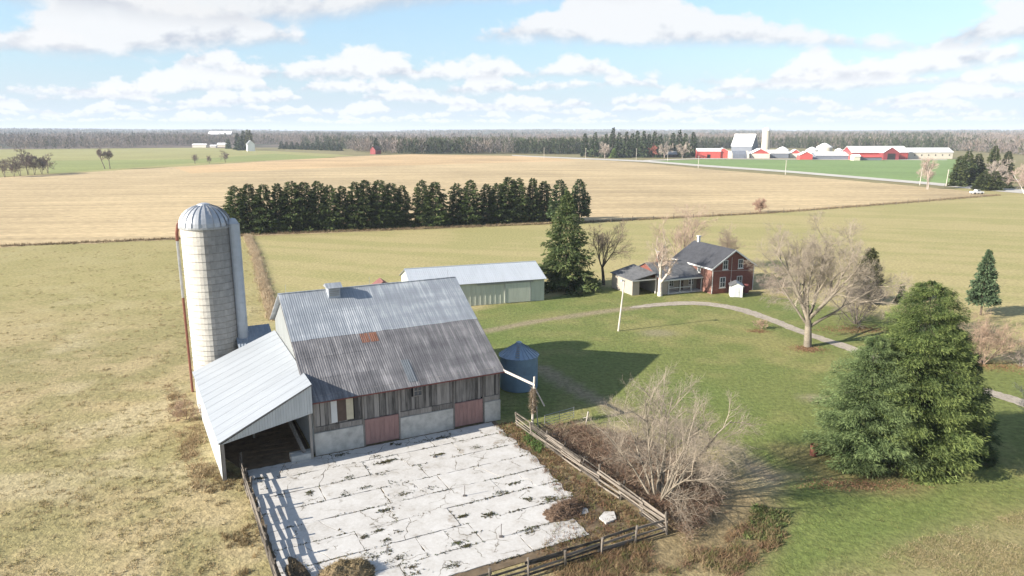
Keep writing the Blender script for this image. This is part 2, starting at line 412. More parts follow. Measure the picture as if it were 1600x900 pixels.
# ------------------------------------------------------------------ GROUND
HAY = px((388, 372), (925, 348), (1200, 333), (1560, 306), (1800, 296), (1900, 640), (1600, 575), (1420, 500), (1180, 452), (990, 437), (860, 462), (740, 478), (430, 520), (432, 470), (405, 420))
LAWN = px((430, 530), (740, 484), (850, 466), (975, 445), (1180, 455), (1420, 505), (1600, 580), (1900, 640), (2300, 900), (2600, 1050), (1180, 1050), (1150, 880), (1240, 740), (960, 660), (840, 690), (780, 668), (640, 600))
TRACK_A = px((846, 575), (905, 612), (965, 640), (1060, 668), (1150, 705), (1200, 745))
TRACK_B = px((760, 517), (830, 503), (930, 488), (1010, 478))
BRUSH = px((835, 668), (900, 662), (1010, 690), (1150, 740), (1230, 800), (1190, 900), (800, 905), (960, 850), (870, 735))
LITTER = px((1210, 700), (1290, 690), (1500, 735), (1420, 770), (1290, 760))

def make_ground():
    xs = np.arange(-265, 265.1, 1.0); ys = np.concatenate([np.arange(24, 130, .7), np.arange(130, 345, 1.5)])
    X, Y = np.meshgrid(xs, ys); nx, ny = len(xs), len(ys)
    w1 = fbm(X * .09, Y * .09, 3); w2 = fbm(X * .35, Y * .35, 11); w3 = fbm(X * .025, Y * .025, 5)
    warp = (w2 - .5) * 3.0
    C = np.zeros(X.shape + (3,))
    past = np.array([.345, .275, .148]); pastd = np.array([.245, .212, .098]); pastl = np.array([.39, .325, .195])
    t = sstep(.38, .62, w1 * .5 + w2 * .5)[..., None]; C[:] = pastd * (1 - t) + past * t
    t = sstep(.55, .72, fbm(X * .2 + 9, Y * .2, 21))[..., None]; C[:] = C * (1 - t * .7) + pastl * t * .7
    far = sstep(70, 130, Y)[..., None]; C[:] = C * (1 - far * .7) + np.array([.29, .255, .105]) * far * .7
    def blend(mask, col):
        nonlocal C
        C = C * (1 - mask[..., None]) + col * mask[..., None]
    hay = np.array([.345, .290, .138]); hayg = np.array([.290, .262, .110])
    hm = sstep(1.2, -1.2, poly_sd(X, Y, HAY) + warp)
    u = X * .30 + Y * .95; band = fbm(X * .02, u * .30, 31)
    hc = hay[None, None] * (1 - sstep(.42, .62, band * .6 + w1 * .4)[..., None]) + hayg * sstep(.42, .62, band * .6 + w1 * .4)[..., None]
    blend(hm, hc)
    law = np.array([.142, .162, .048]); lawy = np.array([.212, .200, .074])
    lm = sstep(1.5, -1.5, poly_sd(X, Y, LAWN) + warp)
    q = sstep(.46, .66, fbm(X * .06, Y * .06, 41) * .55 + w2 * .45)[..., None]
    blend(lm, law * (1 - q) + lawy * q)
    gr = np.array([.118, .156, .042]); blend(lm * sstep(.5, .7, fbm(X * .045 + 4, Y * .045, 51)) * .7, gr)
    dirt = np.array([.26, .205, .14])
    for path, wd in ((TRACK_A, .9), (TRACK_B, .8)):
        d = seg_dist(X, Y, path); blend(sstep(wd + .7, wd - .5, d + warp * .35) * (.55 + .5 * w2), dirt)
    blend(sstep(1.5, -1.5, poly_sd(X, Y, BRUSH) + warp) * .7, np.array([.185, .135, .08]))
    blend(sstep(1.0, -1.0, poly_sd(X, Y, LITTER) + warp) * .45, np.array([.20, .13, .075]))
    # dry ditch in the bottom right corner
    blend(sstep(1.5, -2.0, poly_sd(X, Y, px((1290, 900), (1440, 838), (1620, 790), (1900, 740), (1900, 1000), (1300, 1000))) + warp) * .6, np.array([.28, .225, .12]))
    for (ax, ay, rr) in ((1275, 622, 1.3), (1100, 690, 1.5), (1030, 520, 2.0)):
        p = g(ax, ay); blend(sstep(rr * 1.3, rr * .3, np.hypot((X - p.x) * .7, Y - p.y) + warp * .3) * .6, np.array([.27, .22, .15]))
    # mown lines on the lawn edge
    V = np.stack([X, Y, np.zeros_like(X)], -1).reshape(-1, 3)
    V[:, 2] = ((w2 - .5) * .03).ravel() - .03
    i = np.arange(ny - 1)[:, None] * nx + np.arange(nx - 1)[None]; Q = np.stack([i, i + 1, i + nx + 1, i + nx], -1).reshape(-1, 4)
    o = link('ground', tri_mesh('ground', V, Q, C.reshape(-1, 3)), 'ground'); struct(o)
    # far countryside: one sheet to the horizon
    vs = [(-14000, -600), (14000, -600), (14000, 16000), (-14000, 16000)]
    o = poly_sheet('far_ground', [Vector((*v, 0)) for v in vs], -.12, 'field', (.20, .175, .085)); struct(o)

make_ground()

def fields():
    corn = px((-330, 398), (0, 386), (280, 374), (388, 369), (925, 346), (1200, 332), (1560, 305), (1500, 297), (1330, 282), (1100, 264), (1000, 254), (830, 244), (640, 241), (500, 246), (300, 259), (0, 277), (-330, 300))
    struct(poly_sheet('corn_field', corn, .02, 'corn', (.415, .318, .185), 1.2, 6))
    struct(poly_sheet('stubble_strip', px((270, 262), (420, 252), (520, 246), (640, 241), (830, 244), (905, 251), (760, 255), (520, 262), (300, 271)), .05, 'corn', (.46, .325, .18), 1.0, 10))
    gl = px((-500, 242), (0, 229), (250, 226), (330, 231), (560, 243), (500, 246), (300, 259), (0, 277), (-500, 310))
    struct(poly_sheet('pasture_field', gl, .03, 'field', (.27, .255, .105), 3, 30))
    struct(poly_sheet('meadow_strip', px((78, 271), (300, 255), (440, 250), (530, 246), (430, 240), (300, 249), (80, 251)), .05, 'field', (.215, .235, .085), 2, 15))
    gr = px((1003, 252), (1110, 249), (1300, 250), (1500, 249), (1540, 262), (1500, 292), (1340, 279), (1120, 261))
    struct(poly_sheet('green_field', gr, .03, 'field', (.165, .235, .085), .8, 10))
    # road
    L = px((800, 243.2), (850, 246), (930, 249.5), (1010, 253.2), (1100, 260.5), (1230, 269.5), (1340, 279), (1450, 288.5), (1540, 297.5), (1640, 306), (1900, 330))
    U = px((800, 242.2), (850, 244.6), (930, 247.6), (1010, 250.8), (1100, 257.6), (1230, 266.4), (1340, 275.6), (1450, 284.6), (1540, 292), (1640, 299), (1900, 318))
    struct(poly_sheet('country_road', L + U[::-1], .07, 'road'))
    struct(poly_sheet('farm_lane', px((1010, 251.5), (1090, 248.4), (1300, 249.6), (1480, 250.2), (1480, 249.2), (1300, 248.6), (1090, 247.4), (1005, 250.2)), .06, 'road'))
    # gravel drive
    def ribbon(name, pts, wds, z, mat, seed):
        r = random.Random(seed); P = [Vector(p) for p in pts]; dense = []; W = []
        for k in range(len(P) - 1):
            p0 = P[max(k - 1, 0)]; p1 = P[k]; p2 = P[k + 1]; p3 = P[min(k + 2, len(P) - 1)]
            for i in range(12):
                t = i / 12; dense.append(.5 * ((2 * p1) + (p2 - p0) * t + (2 * p0 - 5 * p1 + 4 * p2 - p3) * t * t + (3 * p1 - p0 - 3 * p2 + p3) * t ** 3)); W.append(wds[k] * (1 - t) + wds[k + 1] * t)
        dense.append(P[-1]); W.append(wds[-1]); v = []; f = []
        for i, p in enumerate(dense):
            d = (dense[min(i + 1, len(dense) - 1)] - dense[max(i - 1, 0)]).normalized(); nrm = Vector((-d.y, d.x, 0))
            a = p + nrm * (W[i] * .5 + r.uniform(-.15, .15)); b = p - nrm * (W[i] * .5 + r.uniform(-.15, .15)); v += [(a.x, a.y, z), (b.x, b.y, z)]
            if i: f.append((2 * i - 2, 2 * i - 1, 2 * i + 1, 2 * i))
        me = bpy.data.meshes.new(name); me.from_pydata(v, [], f); me.update(); 
        if me.polygons[0].normal.z < 0: me.flip_normals()
        return struct(link(name, me, mat))
    ribbon('gravel_drive', px((985, 481), (1030, 476), (1090, 474), (1150, 482), (1200, 498), (1260, 521), (1330, 545), (1420, 580), (1520, 606), (1600, 630), (1700, 665)), [.8, 2.0, 2.5, 2.3, 2.0, 1.8, 2.0, 2.0, 2.0, 2.1, 2.3], .012, 'gravel', 4)
fields()

# ------------------------------------------------------------------ far hills
def far_terrain(X, Y):
    D = np.hypot(X, Y)
    h = sstep(1200, 2200, D) * (2 + 9 * fbm(X * .0009, Y * .0009, 61)) + sstep(2400, 7000, D) * (42 * fbm(X * .0007 + 5, Y * .0004, 71) + 2 + 14 * sstep(-200, -2500, X))
    return h - .6
def hills():
    na, nr = 200, 90
    A = np.linspace(R(48), R(132), na); Rr = np.geomspace(900, 14000, nr)
    AA, RR = np.meshgrid(A, Rr); X = RR * np.cos(AA); Y = RR * np.sin(AA); Z = far_terrain(X, Y)
    n1 = fbm(X * .004, Y * .0015, 81); n2 = fbm(X * .0011, Y * .0008, 91)
    wood = np.array([.135, .105, .085]); dark = np.array([.045, .062, .038]); fld = np.array([.24, .20, .11])
    t = sstep(.45, .55, n1)[..., None]; C = wood * (1 - t) + dark * t
    t = sstep(.60, .66, n2)[..., None] * (RR < 4500)[..., None]; C = C * (1 - t) + fld * t
    V = np.stack([X, Y, Z], -1).reshape(-1, 3)
    i = np.arange(nr - 1)[:, None] * na + np.arange(na - 1)[None]; Q = np.stack([i, i + na, i + na + 1, i + 1], -1).reshape(-1, 4)[:, ::-1]
    struct(link('hills', tri_mesh('hills', V, Q, C.reshape(-1, 3), True), 'hill'))
hills()

# ------------------------------------------------------------------ vegetation builders
def rand_unit(n, r=rng):
    v = r.normal(size=(n, 3)); return v / np.linalg.norm(v, axis=1, keepdims=True)

def blades(P, L, W, DIR, col, r=rng):
    """one thin triangle per row: base P, direction DIR (unit), length L, width W"""
    side = np.cross(DIR, rand_unit(len(P), r)); side /= np.linalg.norm(side, axis=1, keepdims=True) + 1e-9
    V = np.stack([P - side * W[:, None] * .5, P + side * W[:, None] * .5, P + DIR * L[:, None]], 1).reshape(-1, 3)
    T = np.arange(len(P) * 3).reshape(-1, 3); C = np.repeat(col, 3, 0); return V, T, C

def leaves(P, L, W, DIR, col, r=rng):
    """kite-shaped spray (two triangles) per row"""
    side = np.cross(DIR, rand_unit(len(P), r)); side /= np.linalg.norm(side, axis=1, keepdims=True) + 1e-9
    m = P + DIR * (L * .45)[:, None]
    V = np.stack([P, m - side * W[:, None] * .5, P + DIR * L[:, None], m + side * W[:, None] * .5], 1).reshape(-1, 3)
    b = np.arange(len(P)) * 4; T = np.concatenate([np.stack([b, b + 1, b + 2], 1), np.stack([b, b + 2, b + 3], 1)]); C = np.repeat(col, 4, 0); return V, T, C

def conifer_meshes(name, h, rad, seed, nb=150, per=26, base=.06, leafl=.55, leafw=.22, col=(.045, .075, .028), tip=(.10, .14, .05), power=.85, droop=.35, gap=.0, belly=0, upward=0.):
    r = np.random.default_rng(seed)
    t = base + (1 - base) * (np.arange(nb) + r.uniform(0, 1, nb)) / nb        # height fraction of every branch
    t = 1 - (1 - t) ** 1.0
    az = np.arange(nb) * 2.39996 + r.uniform(-.4, .4, nb)
    prof = (1 - t) ** power
    if belly: prof = prof * (1 - belly * np.clip((.28 - t) / .28, 0, 1))
    lump = .70 + .45 * r.uniform(0, 1, nb)
    ln = np.maximum(.25, rad * prof * lump)
    if gap: ln[r.uniform(0, 1, nb) < gap] *= .6
    cnt = np.maximum(6, (per * (.35 + ln / rad)).astype(int))
    bi = np.repeat(np.arange(nb), cnt); n = len(bi)
    s = r.uniform(.12, 1, n) ** .7                                           # place along the branch
    out = np.stack([np.cos(az), np.sin(az), np.zeros(nb)], 1)[bi]; tan = np.stack([-out[:, 1], out[:, 0], out[:, 2]], 1)
    L = ln[bi]
    fan = r.normal(0, .18, n) * (.25 + s * .9) * np.minimum(L, 2.5)
    zb = t[bi] * h - droop * L * (s ** 1.3) + .28 * L * droop * s ** 4 + r.normal(0, .07, n) * (1 + .25 * L)
    P = out * (s * L)[:, None] + tan * fan[:, None]; P[:, 2] = np.maximum(zb + upward * L * s, .05)
    D = out * (.75 + .2 * r.normal(size=n))[:, None] + tan * (np.sign(fan) * .5 + .45 * r.normal(size=n))[:, None]
    D[:, 2] += -.32 + .35 * r.normal(size=n) + upward; D /= np.linalg.norm(D, axis=1, keepdims=True)
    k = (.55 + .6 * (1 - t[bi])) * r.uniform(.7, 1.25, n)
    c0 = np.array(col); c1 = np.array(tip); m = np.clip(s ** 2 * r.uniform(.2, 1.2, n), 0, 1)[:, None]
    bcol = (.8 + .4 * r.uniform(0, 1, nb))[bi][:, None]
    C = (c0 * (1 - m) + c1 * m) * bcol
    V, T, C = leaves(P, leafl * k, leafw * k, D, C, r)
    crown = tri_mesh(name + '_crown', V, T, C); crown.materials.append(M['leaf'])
    mb = MB(); mb.bar((0, 0, -.1), (0, 0, h * .97), max(.1, h * .016), n=7, w2=.03)
    for i in range(0, nb, 3):
        mb.bar((0, 0, t[i] * h), tuple(np.array([out_ for out_ in (math.cos(az[i]) * ln[i] * .8, math.sin(az[i]) * ln[i] * .8, t[i] * h - droop * ln[i] * .7)])), .035, n=3, w2=.012, cap=False)
    tm = mb.mesh(name + '_trunk'); a = tm.color_attributes.new('Col', 'FLOAT_COLOR', 'POINT')
    a.data.foreach_set('color', np.tile(np.array([.11, .085, .065, 1], np.float32), len(tm.vertices))); tm.materials.append(M['bark'])
    return tm, crown

def place_conifer(name, meshes, loc, label, group=None, scale=(1, 1, 1), rz=0, cat='tree'):
    e = empty(name, loc, rz); e.scale = scale
    link('trunk', meshes[0], None, e); link('crown', meshes[1], None, e)
    tag(e, label, cat, group); return e

def bare_meshes(name, h, spread, seed, stems=1, levels=5, kids=4, trunk=.022, twig=.008, col=(.27, .235, .195), tcol=(.36, .30, .25), first=.28, ang=(.35, .75), up=.18, lean=(0, 0), fuzz=1, stemspread=.25, limbs=6):
    """leafless tree: a trunk parts into limbs, limbs carry branches, branches carry twigs"""
    r = random.Random(seed); seg = []
    def path(p, d, L, r0, r1, lev, n, wob, lift):
        pts = [p]; dirs = []
        for i in range(n):
            d = (d + Vector((r.gauss(0, wob), r.gauss(0, wob), r.gauss(0, wob * .6) + lift / n))).normalized(); q = p + d * (L / n)
            seg.append((p, q, r0 + (r1 - r0) * i / n, r0 + (r1 - r0) * (i + 1) / n, lev)); p = q; pts.append(p); dirs.append(d)
        return pts, dirs
    def along(pts, dirs, f):
        n = len(dirs); f = min(f, .999) * n; i = int(f); return pts[i].lerp(pts[i + 1], f - i), dirs[i]
    def swing(d, a, k=1.0):
        ax = d.cross(Vector((r.gauss(0, 1), r.gauss(0, 1), r.gauss(0, .6)))).normalized(); v = d * math.cos(a) + ax * math.sin(a)
        return Vector((v.x * k, v.y * k, v.z)).normalized()
    def twigs(pts, dirs, L, rad, lev):
        if lev > levels: return
        nk = kids + (2 if lev == 2 else 1) + (fuzz if lev >= levels - 1 else 0)
        for k in range(nk):
            f = .22 + .78 * (k + r.random()) / nk; q, d = along(pts, dirs, f); l = L * r.uniform(.42, .68) * (1.15 - .45 * f)
            d2 = swing(d, r.uniform(.45, 1.0), spread ** .5); rr = max(twig, rad * r.uniform(.32, .5) * (1.1 - .5 * f))
            P, D = path(q, d2, l, rr, max(twig * .6, rr * .4), lev, 2, .14, up * .6); twigs(P, D, l, rr, lev + 1)
    if stems == 1:
        d0 = Vector((lean[0], lean[1], 1)).normalized(); tr = h * trunk
        P0, D0 = path(Vector((0, 0, -.1)), d0, h * first, tr * 1.15, tr * .8, 0, 4, .04, 0)
        L0 = h * (1 - first) * .82
        for k in range(limbs):
            a = r.uniform(*ang) * (.25 if k == 0 else 1); az = 2.399 * k + r.uniform(-.5, .5); q, _ = along(P0, D0, 1.0 if k < 3 else r.uniform(.7, 1.0))
            v = Vector((math.cos(az) * math.sin(a) * spread, math.sin(az) * math.sin(a) * spread, math.cos(a))).normalized(); v = (v + d0 * .1).normalized()
            l = L0 * r.uniform(.75, 1.05); rr = tr * r.uniform(.38, .6)
            P, D = path(q, v, l, rr, rr * .22, 1, 6, .09, up); twigs(P, D, l * .8, rr, 2)
    else:
        for k in range(stems):
            az = 2.399 * k + r.uniform(-.5, .5); a = stemspread * r.uniform(.35, 1.25)
            v = Vector((math.cos(az) * math.sin(a) + lean[0], math.sin(az) * math.sin(a) + lean[1], math.cos(a))).normalized()
            l = h * r.uniform(.62, .92); rr = h * trunk * r.uniform(.55, 1.0)
            P, D = path(Vector((math.cos(az) * h * .02, math.sin(az) * h * .02, -.1)), v, l, rr, rr * .25, 1, 6, .10, up); twigs(P, D, l * .75, rr, 2)
    zmax = max(s[1].z for s in seg); k = h / zmax
    out = []
    for part, cond, ns, c in (('trunk', lambda l: l < 2, 7, col), ('crown', lambda l: l >= 2, 3, tcol)):
        S = [s for s in seg if cond(s[4])]
        P = np.array([s[0] for s in S]) * k; Q = np.array([s[1] for s in S]) * k; ra = np.array([s[2] for s in S]); rb = np.maximum(np.array([s[3] for s in S]), twig * .6)
        D = Q - P; D /= np.linalg.norm(D, axis=1, keepdims=True) + 1e-9
        A = np.cross(D, np.array([.31, .67, .52])); A /= np.linalg.norm(A, axis=1, keepdims=True) + 1e-9; B = np.cross(D, A)
        V = []
        for e, rr in ((P, ra), (Q, rb)):
            for i in range(ns):
                th = 2 * math.pi * i / ns; V.append(e + (A * math.cos(th) + B * math.sin(th)) * rr[:, None])
        V = np.stack(V, 1); n = len(S); b = np.arange(n)[:, None] * 2 * ns
        F = []
        for i in range(ns): j = (i + 1) % ns; F.append(np.concatenate([b + i, b + j, b + ns + j, b + ns + i], 1))
        T = np.concatenate(F); rs = np.random.default_rng(seed)
        C = np.repeat(np.array(c)[None] * rs.uniform(.7, 1.25, (n, 1)), 2 * ns, 0)
        me = tri_mesh(name + '_' + part, V.reshape(-1, 3), T, C, part == 'trunk'); me.materials.append(M['bark']); out.append(me)
    return out

def place_bare(name, meshes, loc, label, cat='tree', group=None, rz=0, scale=1.0):
    e = empty(name, loc, rz); e.scale = (scale,) * 3
    link('trunk', meshes[0], None, e); link('crown', meshes[1], None, e); tag(e, label, cat, group); return e

def tufts(name, X, Y, hmin, hmax, wid, nb, cols, label, cat='grass', spread=.25, z=0, lean=.5, seed=5, struct_part=None):
    """clumps of thin blades: one 'stuff' object"""
    r = np.random.default_rng(seed); n = len(X); i = np.repeat(np.arange(n), nb); m = len(i)
    hh = r.uniform(hmin, hmax, n)[i] * r.uniform(.6, 1.15, m)
    P = np.stack([X[i] + r.normal(0, spread * .4, m), Y[i] + r.normal(0, spread * .4, m), np.full(m, z - .02)], 1)
    D = np.stack([r.normal(0, lean, m), r.normal(0, lean, m), np.ones(m)], 1); D /= np.linalg.norm(D, axis=1, keepdims=True)
    cc = np.array(cols)[r.integers(0, len(cols), n)][i] * r.uniform(.75, 1.25, (m, 1))
    V, T, C = blades(P, hh, wid * r.uniform(.6, 1.4, m), D, cc, r)
    o = link(name, tri_mesh(name, V, T, C), 'grass'); return tag(o, label, cat, None, 'stuff')
def scatter(poly, n, seed, dens=None):
    r = np.random.default_rng(seed); xs = [p[0] for p in poly]; ys = [p[1] for p in poly]
    X = r.uniform(min(xs), max(xs), n * 6); Y = r.uniform(min(ys), max(ys), n * 6); k = in_poly(X, Y, poly)
    if dens is not None: k &= r.uniform(0, 1, len(X)) < dens(X, Y)
    return X[k][:n], Y[k][:n]

# ------------------------------------------------------------------ building helpers
_RP = {}
def ribbed(w, l, nrib, hgt, mat):
    """corrugated sheet mesh: x across, y up the slope, z proud (cached)"""
    key = (round(w, 3), round(l, 3), nrib, hgt, mat)
    if key in _RP: return _RP[key]
    xs = [0.0]; zs = [0.0]
    for i in range(nrib):
        a = w * (i + .5) / nrib; e = w / nrib * .22
        xs += [a - e, a - e * .45, a + e * .45, a + e]; zs += [0, hgt, hgt, 0]
    xs.append(w); zs.append(0.0)
    v = [(x, y, z) for y in (0, l) for x, z in zip(xs, zs)]; n = len(xs)
    f = [(i, i + 1, n + i + 1, n + i) for i in range(n - 1)]
    me = bpy.data.meshes.new('sheet'); me.from_pydata(v, [], f); me.update(); me.materials.append(M[mat]); _RP[key] = me
    return me
def sheets(parent, name, origin, ux, uy, W, Lgt, ncol, rows, mat, nrib=3, hgt=.03, lift=.02, jit=.004, special=None, seed=0):
    """lay ncol x len(rows) separate sheets on a roof plane; rows = [(t0,t1,mat)]"""
    r = random.Random(seed); ux = Vector(ux).normalized(); uy = Vector(uy).normalized(); uz = ux.cross(uy); w = W / ncol
    for k, (t0, t1, mt) in enumerate(rows):
        for i in range(ncol):
            m_ = special.get((i, k), mt) if special else mt
            me = ribbed(w * 1.0, (t1 - t0) * Lgt, nrib, hgt, m_)
            o = bpy.data.objects.new(name, me); COL.objects.link(o); o.parent = parent
            p = Vector(origin) + ux * (w * i) + uy * (t0 * Lgt + (r.uniform(-.03, .03) if k else 0)) + uz * (lift + .012 * k + r.uniform(0, jit))
            o.matrix_local = Matrix.Translation(p) @ Matrix((ux, uy, uz)).transposed().to_4x4()
def window(parent, o, ux, uz, w, h, mat='white', bars=1, fw=.08, depth=.07, name='window', glass='glass', mullion=True):
    """framed window on a wall face: o lower-left corner, ux across, uz up; out = ux x uz"""
    ux = Vector(ux).normalized(); uz = Vector(uz).normalized(); n = ux.cross(uz); mb = MB(); o = Vector(o)
    def rect(a, b, c, d, d0, d1): mb.prism([o + ux * a + uz * c + n * d0, o + ux * b + uz * c + n * d0, o + ux * b + uz * d + n * d0, o + ux * a + uz * d + n * d0], n * (d1 - d0))
    rect(0, fw, 0, h, .0, depth); rect(w - fw, w, 0, h, .0, depth); rect(fw, w - fw, 0, fw, .0, depth + .03); rect(fw, w - fw, h - fw, h, .0, depth)
    if bars: rect(fw, w - fw, h * .5 - .03, h * .5 + .03, .0, depth - .01)
    if mullion and w > .7: rect(w * .5 - .025, w * .5 + .025, fw, h * .5 - .03, .0, depth - .012); rect(w * .5 - .025, w * .5 + .025, h * .5 + .03, h - fw, .0, depth - .012)
    f = mb.build(name, mat, parent)
    mb = MB(); q = o + n * .004
    mb.prism([q + ux * fw + uz * fw, q + ux * (w - fw) + uz * fw, q + ux * (w - fw) + uz * (h - fw), q + ux * fw + uz * (h - fw)], n * .02); mb.build('pane', glass, f)
    return f
X3, Y3, Z3 = Vector((1, 0, 0)), Vector((0, 1, 0)), Vector((0, 0, 1))

# ------------------------------------------------------------------ BARN
def barn():
    b = empty('barn', BO, BA); L = 16.9; E = 4.75; RD = 11.0; RZ = 11.4; BD = 17.0; BZ = 7.75
    tag(b, 'large weathered grey timber barn with half bright half tarnished metal roof', 'barn')
    # core: foundation and framing behind the boards
    mb = MB(); mb.box(.05, L - .05, .16, BD - .1, 0, 4.6); mb.build('frame', 'black', b)
    for x0, x1 in ((0, 4.12), (7.18, 12.28), (15.14, L)):
        f = MB().box(x0, x1, -.12, .16, 0, 1.95).build('foundation', 'block', b)
        for k in range(1, 7):
            pass
    for x0, x1 in ((.1, 4.1), (7.2, 12.25), (15.16, L - .02)):
        # short planks of the sill course
        n = max(2, int((x1 - x0) / .85)); w = (x1 - x0) / n
        for i in range(n): MB().box(x0 + i * w + .01, x0 + (i + 1) * w - .01, -.02, .14, 1.97, 2.45).build('sill_plank', 'beam', b)
    r = random.Random(3); x = 0.0
    while x < L - .05:
        w = min(r.choice((.22, .26, .30, .34)), L - x); cx = x + w / 2
        z0 = 2.47
        if 4.13 < cx < 7.16: z0 = 2.36
        if 12.3 < cx < 15.12: z0 = 2.36
        z0 += r.uniform(-.0, .03); d = r.uniform(-.015, .02); top = 5.1
        segs = [(z0, top)]
        if 1.45 < cx < 3.3: segs = [(z0, 2.64), (4.68, top)]
        if 8.58 < cx < 9.42: segs = [(z0, 3.64), (4.62, top)]
        for (za, zb) in segs:
            MB().box(x + .006, x + w - .006 - (r.random() < .12) * .05, .03 + d, .085 + d, za, zb).build('wall_board', 'board', b)
        x += w
    for xx in (.02, 4.05, 7.18, 12.22, 15.14, L - .14):
        MB().box(xx - .0, xx + .13, -.16 if xx > 1 and xx < 16 else -.03, .028, 0 if 1 < xx < 16 else 1.96, 4.72).build('post', 'beam', b)
    # doors
    for x0, x1 in ((4.2, 7.16), (12.37, 15.12)):
        d = MB().box(x0, x1, -.10, .02, .12, 2.36).build('door', 'pink', b)
        n = 7
        for i in range(n):
            w = (x1 - x0) / n; MB().box(x0 + i * w + .015, x0 + (i + 1) * w - .015, -.125, -.102, .14, 2.34).build('door_board', 'pink', d)
    # sliding panels over the opening near the lean-to
    w = MB().box(1.46, 3.3, -.01, .028, 2.64, 4.68).build('hatch', 'brown', b)
    MB().box(1.46, 1.95, -.06, -.012, 2.6, 4.68).build('hatch_panel', 'white', w); MB().box(1.95, 2.72, -.035, -.012, 2.7, 4.68).build('hatch_panel', 'brown', w); MB().box(2.72, 3.3, -.06, -.012, 2.66, 4.68).build('hatch_panel', 'tan', w)
    window(b, (8.58, .02, 3.64), X3, Z3, .84, .98, 'beam', 1, .09, .06)
    # gable ends: metal-clad west, boards east
    mb = MB(); mb.prism([(.02, .1, 0), (.02, BD - .1, 0), (.02, BD - .1, BZ - .15), (.02, RD, RZ - .18), (.02, -.0, E)], (.08, 0, 0)); gw = mb.build('gable_wall', 'whitewall', b)
    for i in range(37):
        y = .3 + i * .45
        zt = (E + (RZ - E) * y / RD) if y < RD else RZ + (BZ - RZ) * (y - RD) / (BD - RD)
        MB().box(-.03, .019, y, y + .05, 0, zt - .3).build('siding_rib', 'whitewall', gw)
    mb = MB(); mb.prism([(L - .1, .1, 0), (L - .1, BD - .1, 0), (L - .1, BD - .1, BZ - .15), (L - .1, RD, RZ - .18), (L - .1, -.0, E)], (.08, 0, 0)); mb.build('gable_wall', 'board', b)
    MB().box(.1, L - .1, BD - .1, BD, 0, BZ - .1).build('back_wall', 'board', b)
    # roof
    x0, x1 = -.42, 17.2; ey = -.5; ez = E - .3 + .3; S = Vector((0, RD - ey, RZ - E)); SL = S.length; su = S.normalized()
    nrm = X3.cross(su)
    deck = MB(); o = Vector((x0, ey, E)); deck.prism([o, o + X3 * (x1 - x0), o + X3 * (x1 - x0) + S, o + S], nrm * -.1); deck.build('roof_deck', 'board', b)
    sp = {(9, 2): 'rust', (8, 2): 'rust'}
    sp = {}
    sheets(b, 'roof_sheet', o, X3, su, x1 - x0, SL, 22, [(0, .19, 'darkroof'), (.185, .37, 'darkroof'), (.365, .535, 'darkroof'), (.53, .77, 'galv'), (.765, 1.0, 'galv')], 'galv', 4, .014, special=sp)
    for xx in (5.55, 6.35):
        me = ribbed(.72, 1.15, 4, .014, 'rust'); q = link('rust_patch', me, None, b)
        p = o + X3 * (xx - x0) + su * (.437 * SL) + nrm * .06; q.matrix_local = Matrix.Translation(p) @ Matrix((X3, su, nrm)).transposed().to_4x4()
    me = ribbed(.75, 2.6, 4, .014, 'darksteel'); q = link('roof_patch', me, None, b); p = o + X3 * (8.2 - x0) + su * (.04 * SL) + nrm * .062; q.matrix_local = Matrix.Translation(p) @ Matrix((X3, su, nrm)).transposed().to_4x4()
    S2 = Vector((0, BD + .4 - RD, (BZ - RZ) * (BD + .4 - RD) / (BD - RD))); o2 = Vector((x0, RD, RZ)); n2 = X3.cross(S2).normalized()
    if n2.z < 0: n2 = -n2
    MB().prism([o2, o2 + X3 * (x1 - x0), o2 + X3 * (x1 - x0) + S2, o2 + S2], n2 * .08).build('back_roof', 'galv', b)
    MB().bar((x0, RD, RZ + .06), (x1, RD, RZ + .06), .11, .05, n=4).build('ridge_cap', 'galv', b)
    # eave trim in short rusty-red pieces
    for i in range(12):
        xa = x0 + (x1 - x0) * i / 12; MB().box(xa + .01, xa + (x1 - x0) / 12 - .01, ey - .04, ey - .005, E - .09, E - .01).build('eave_trim', 'redtrim', b)
    for xx in (x0, x1 - .06):
        MB().prism([(xx, ey, E - .12), (xx, ey, E + .03), (xx, RD, RZ + .03), (xx, RD, RZ - .12)], (.06, 0, 0)).build('rake_trim', 'beam', b)
    # ridge ventilator
    v = MB(); v.box(3.95, 5.05, RD - 1.15, RD - .05, RZ - .75, RZ + .42); vv = v.build('ventilator', 'chute', b)
    mb = MB(); mb.prism([(3.75, RD - 1.4, RZ + .42), (3.75, RD + .2, RZ + .42), (3.75, RD - .6, RZ + .78)], (1.5, 0, 0)); mb.build('ventilator_roof', 'galv', vv)
    for k in range(4): MB().box(4.03, 4.97, RD - 1.19, RD - 1.152, RZ - .35 + k * .18, RZ - .24 + k * .18).build('louvre', 'steel', vv)
    # lightning rods
    for xx in (.3, 8.2, 16.4): MB().bar((xx, RD, RZ), (xx, RD, RZ + .9), .015, n=5).build('lightning_rod', 'steel', b)
    return b
barn()

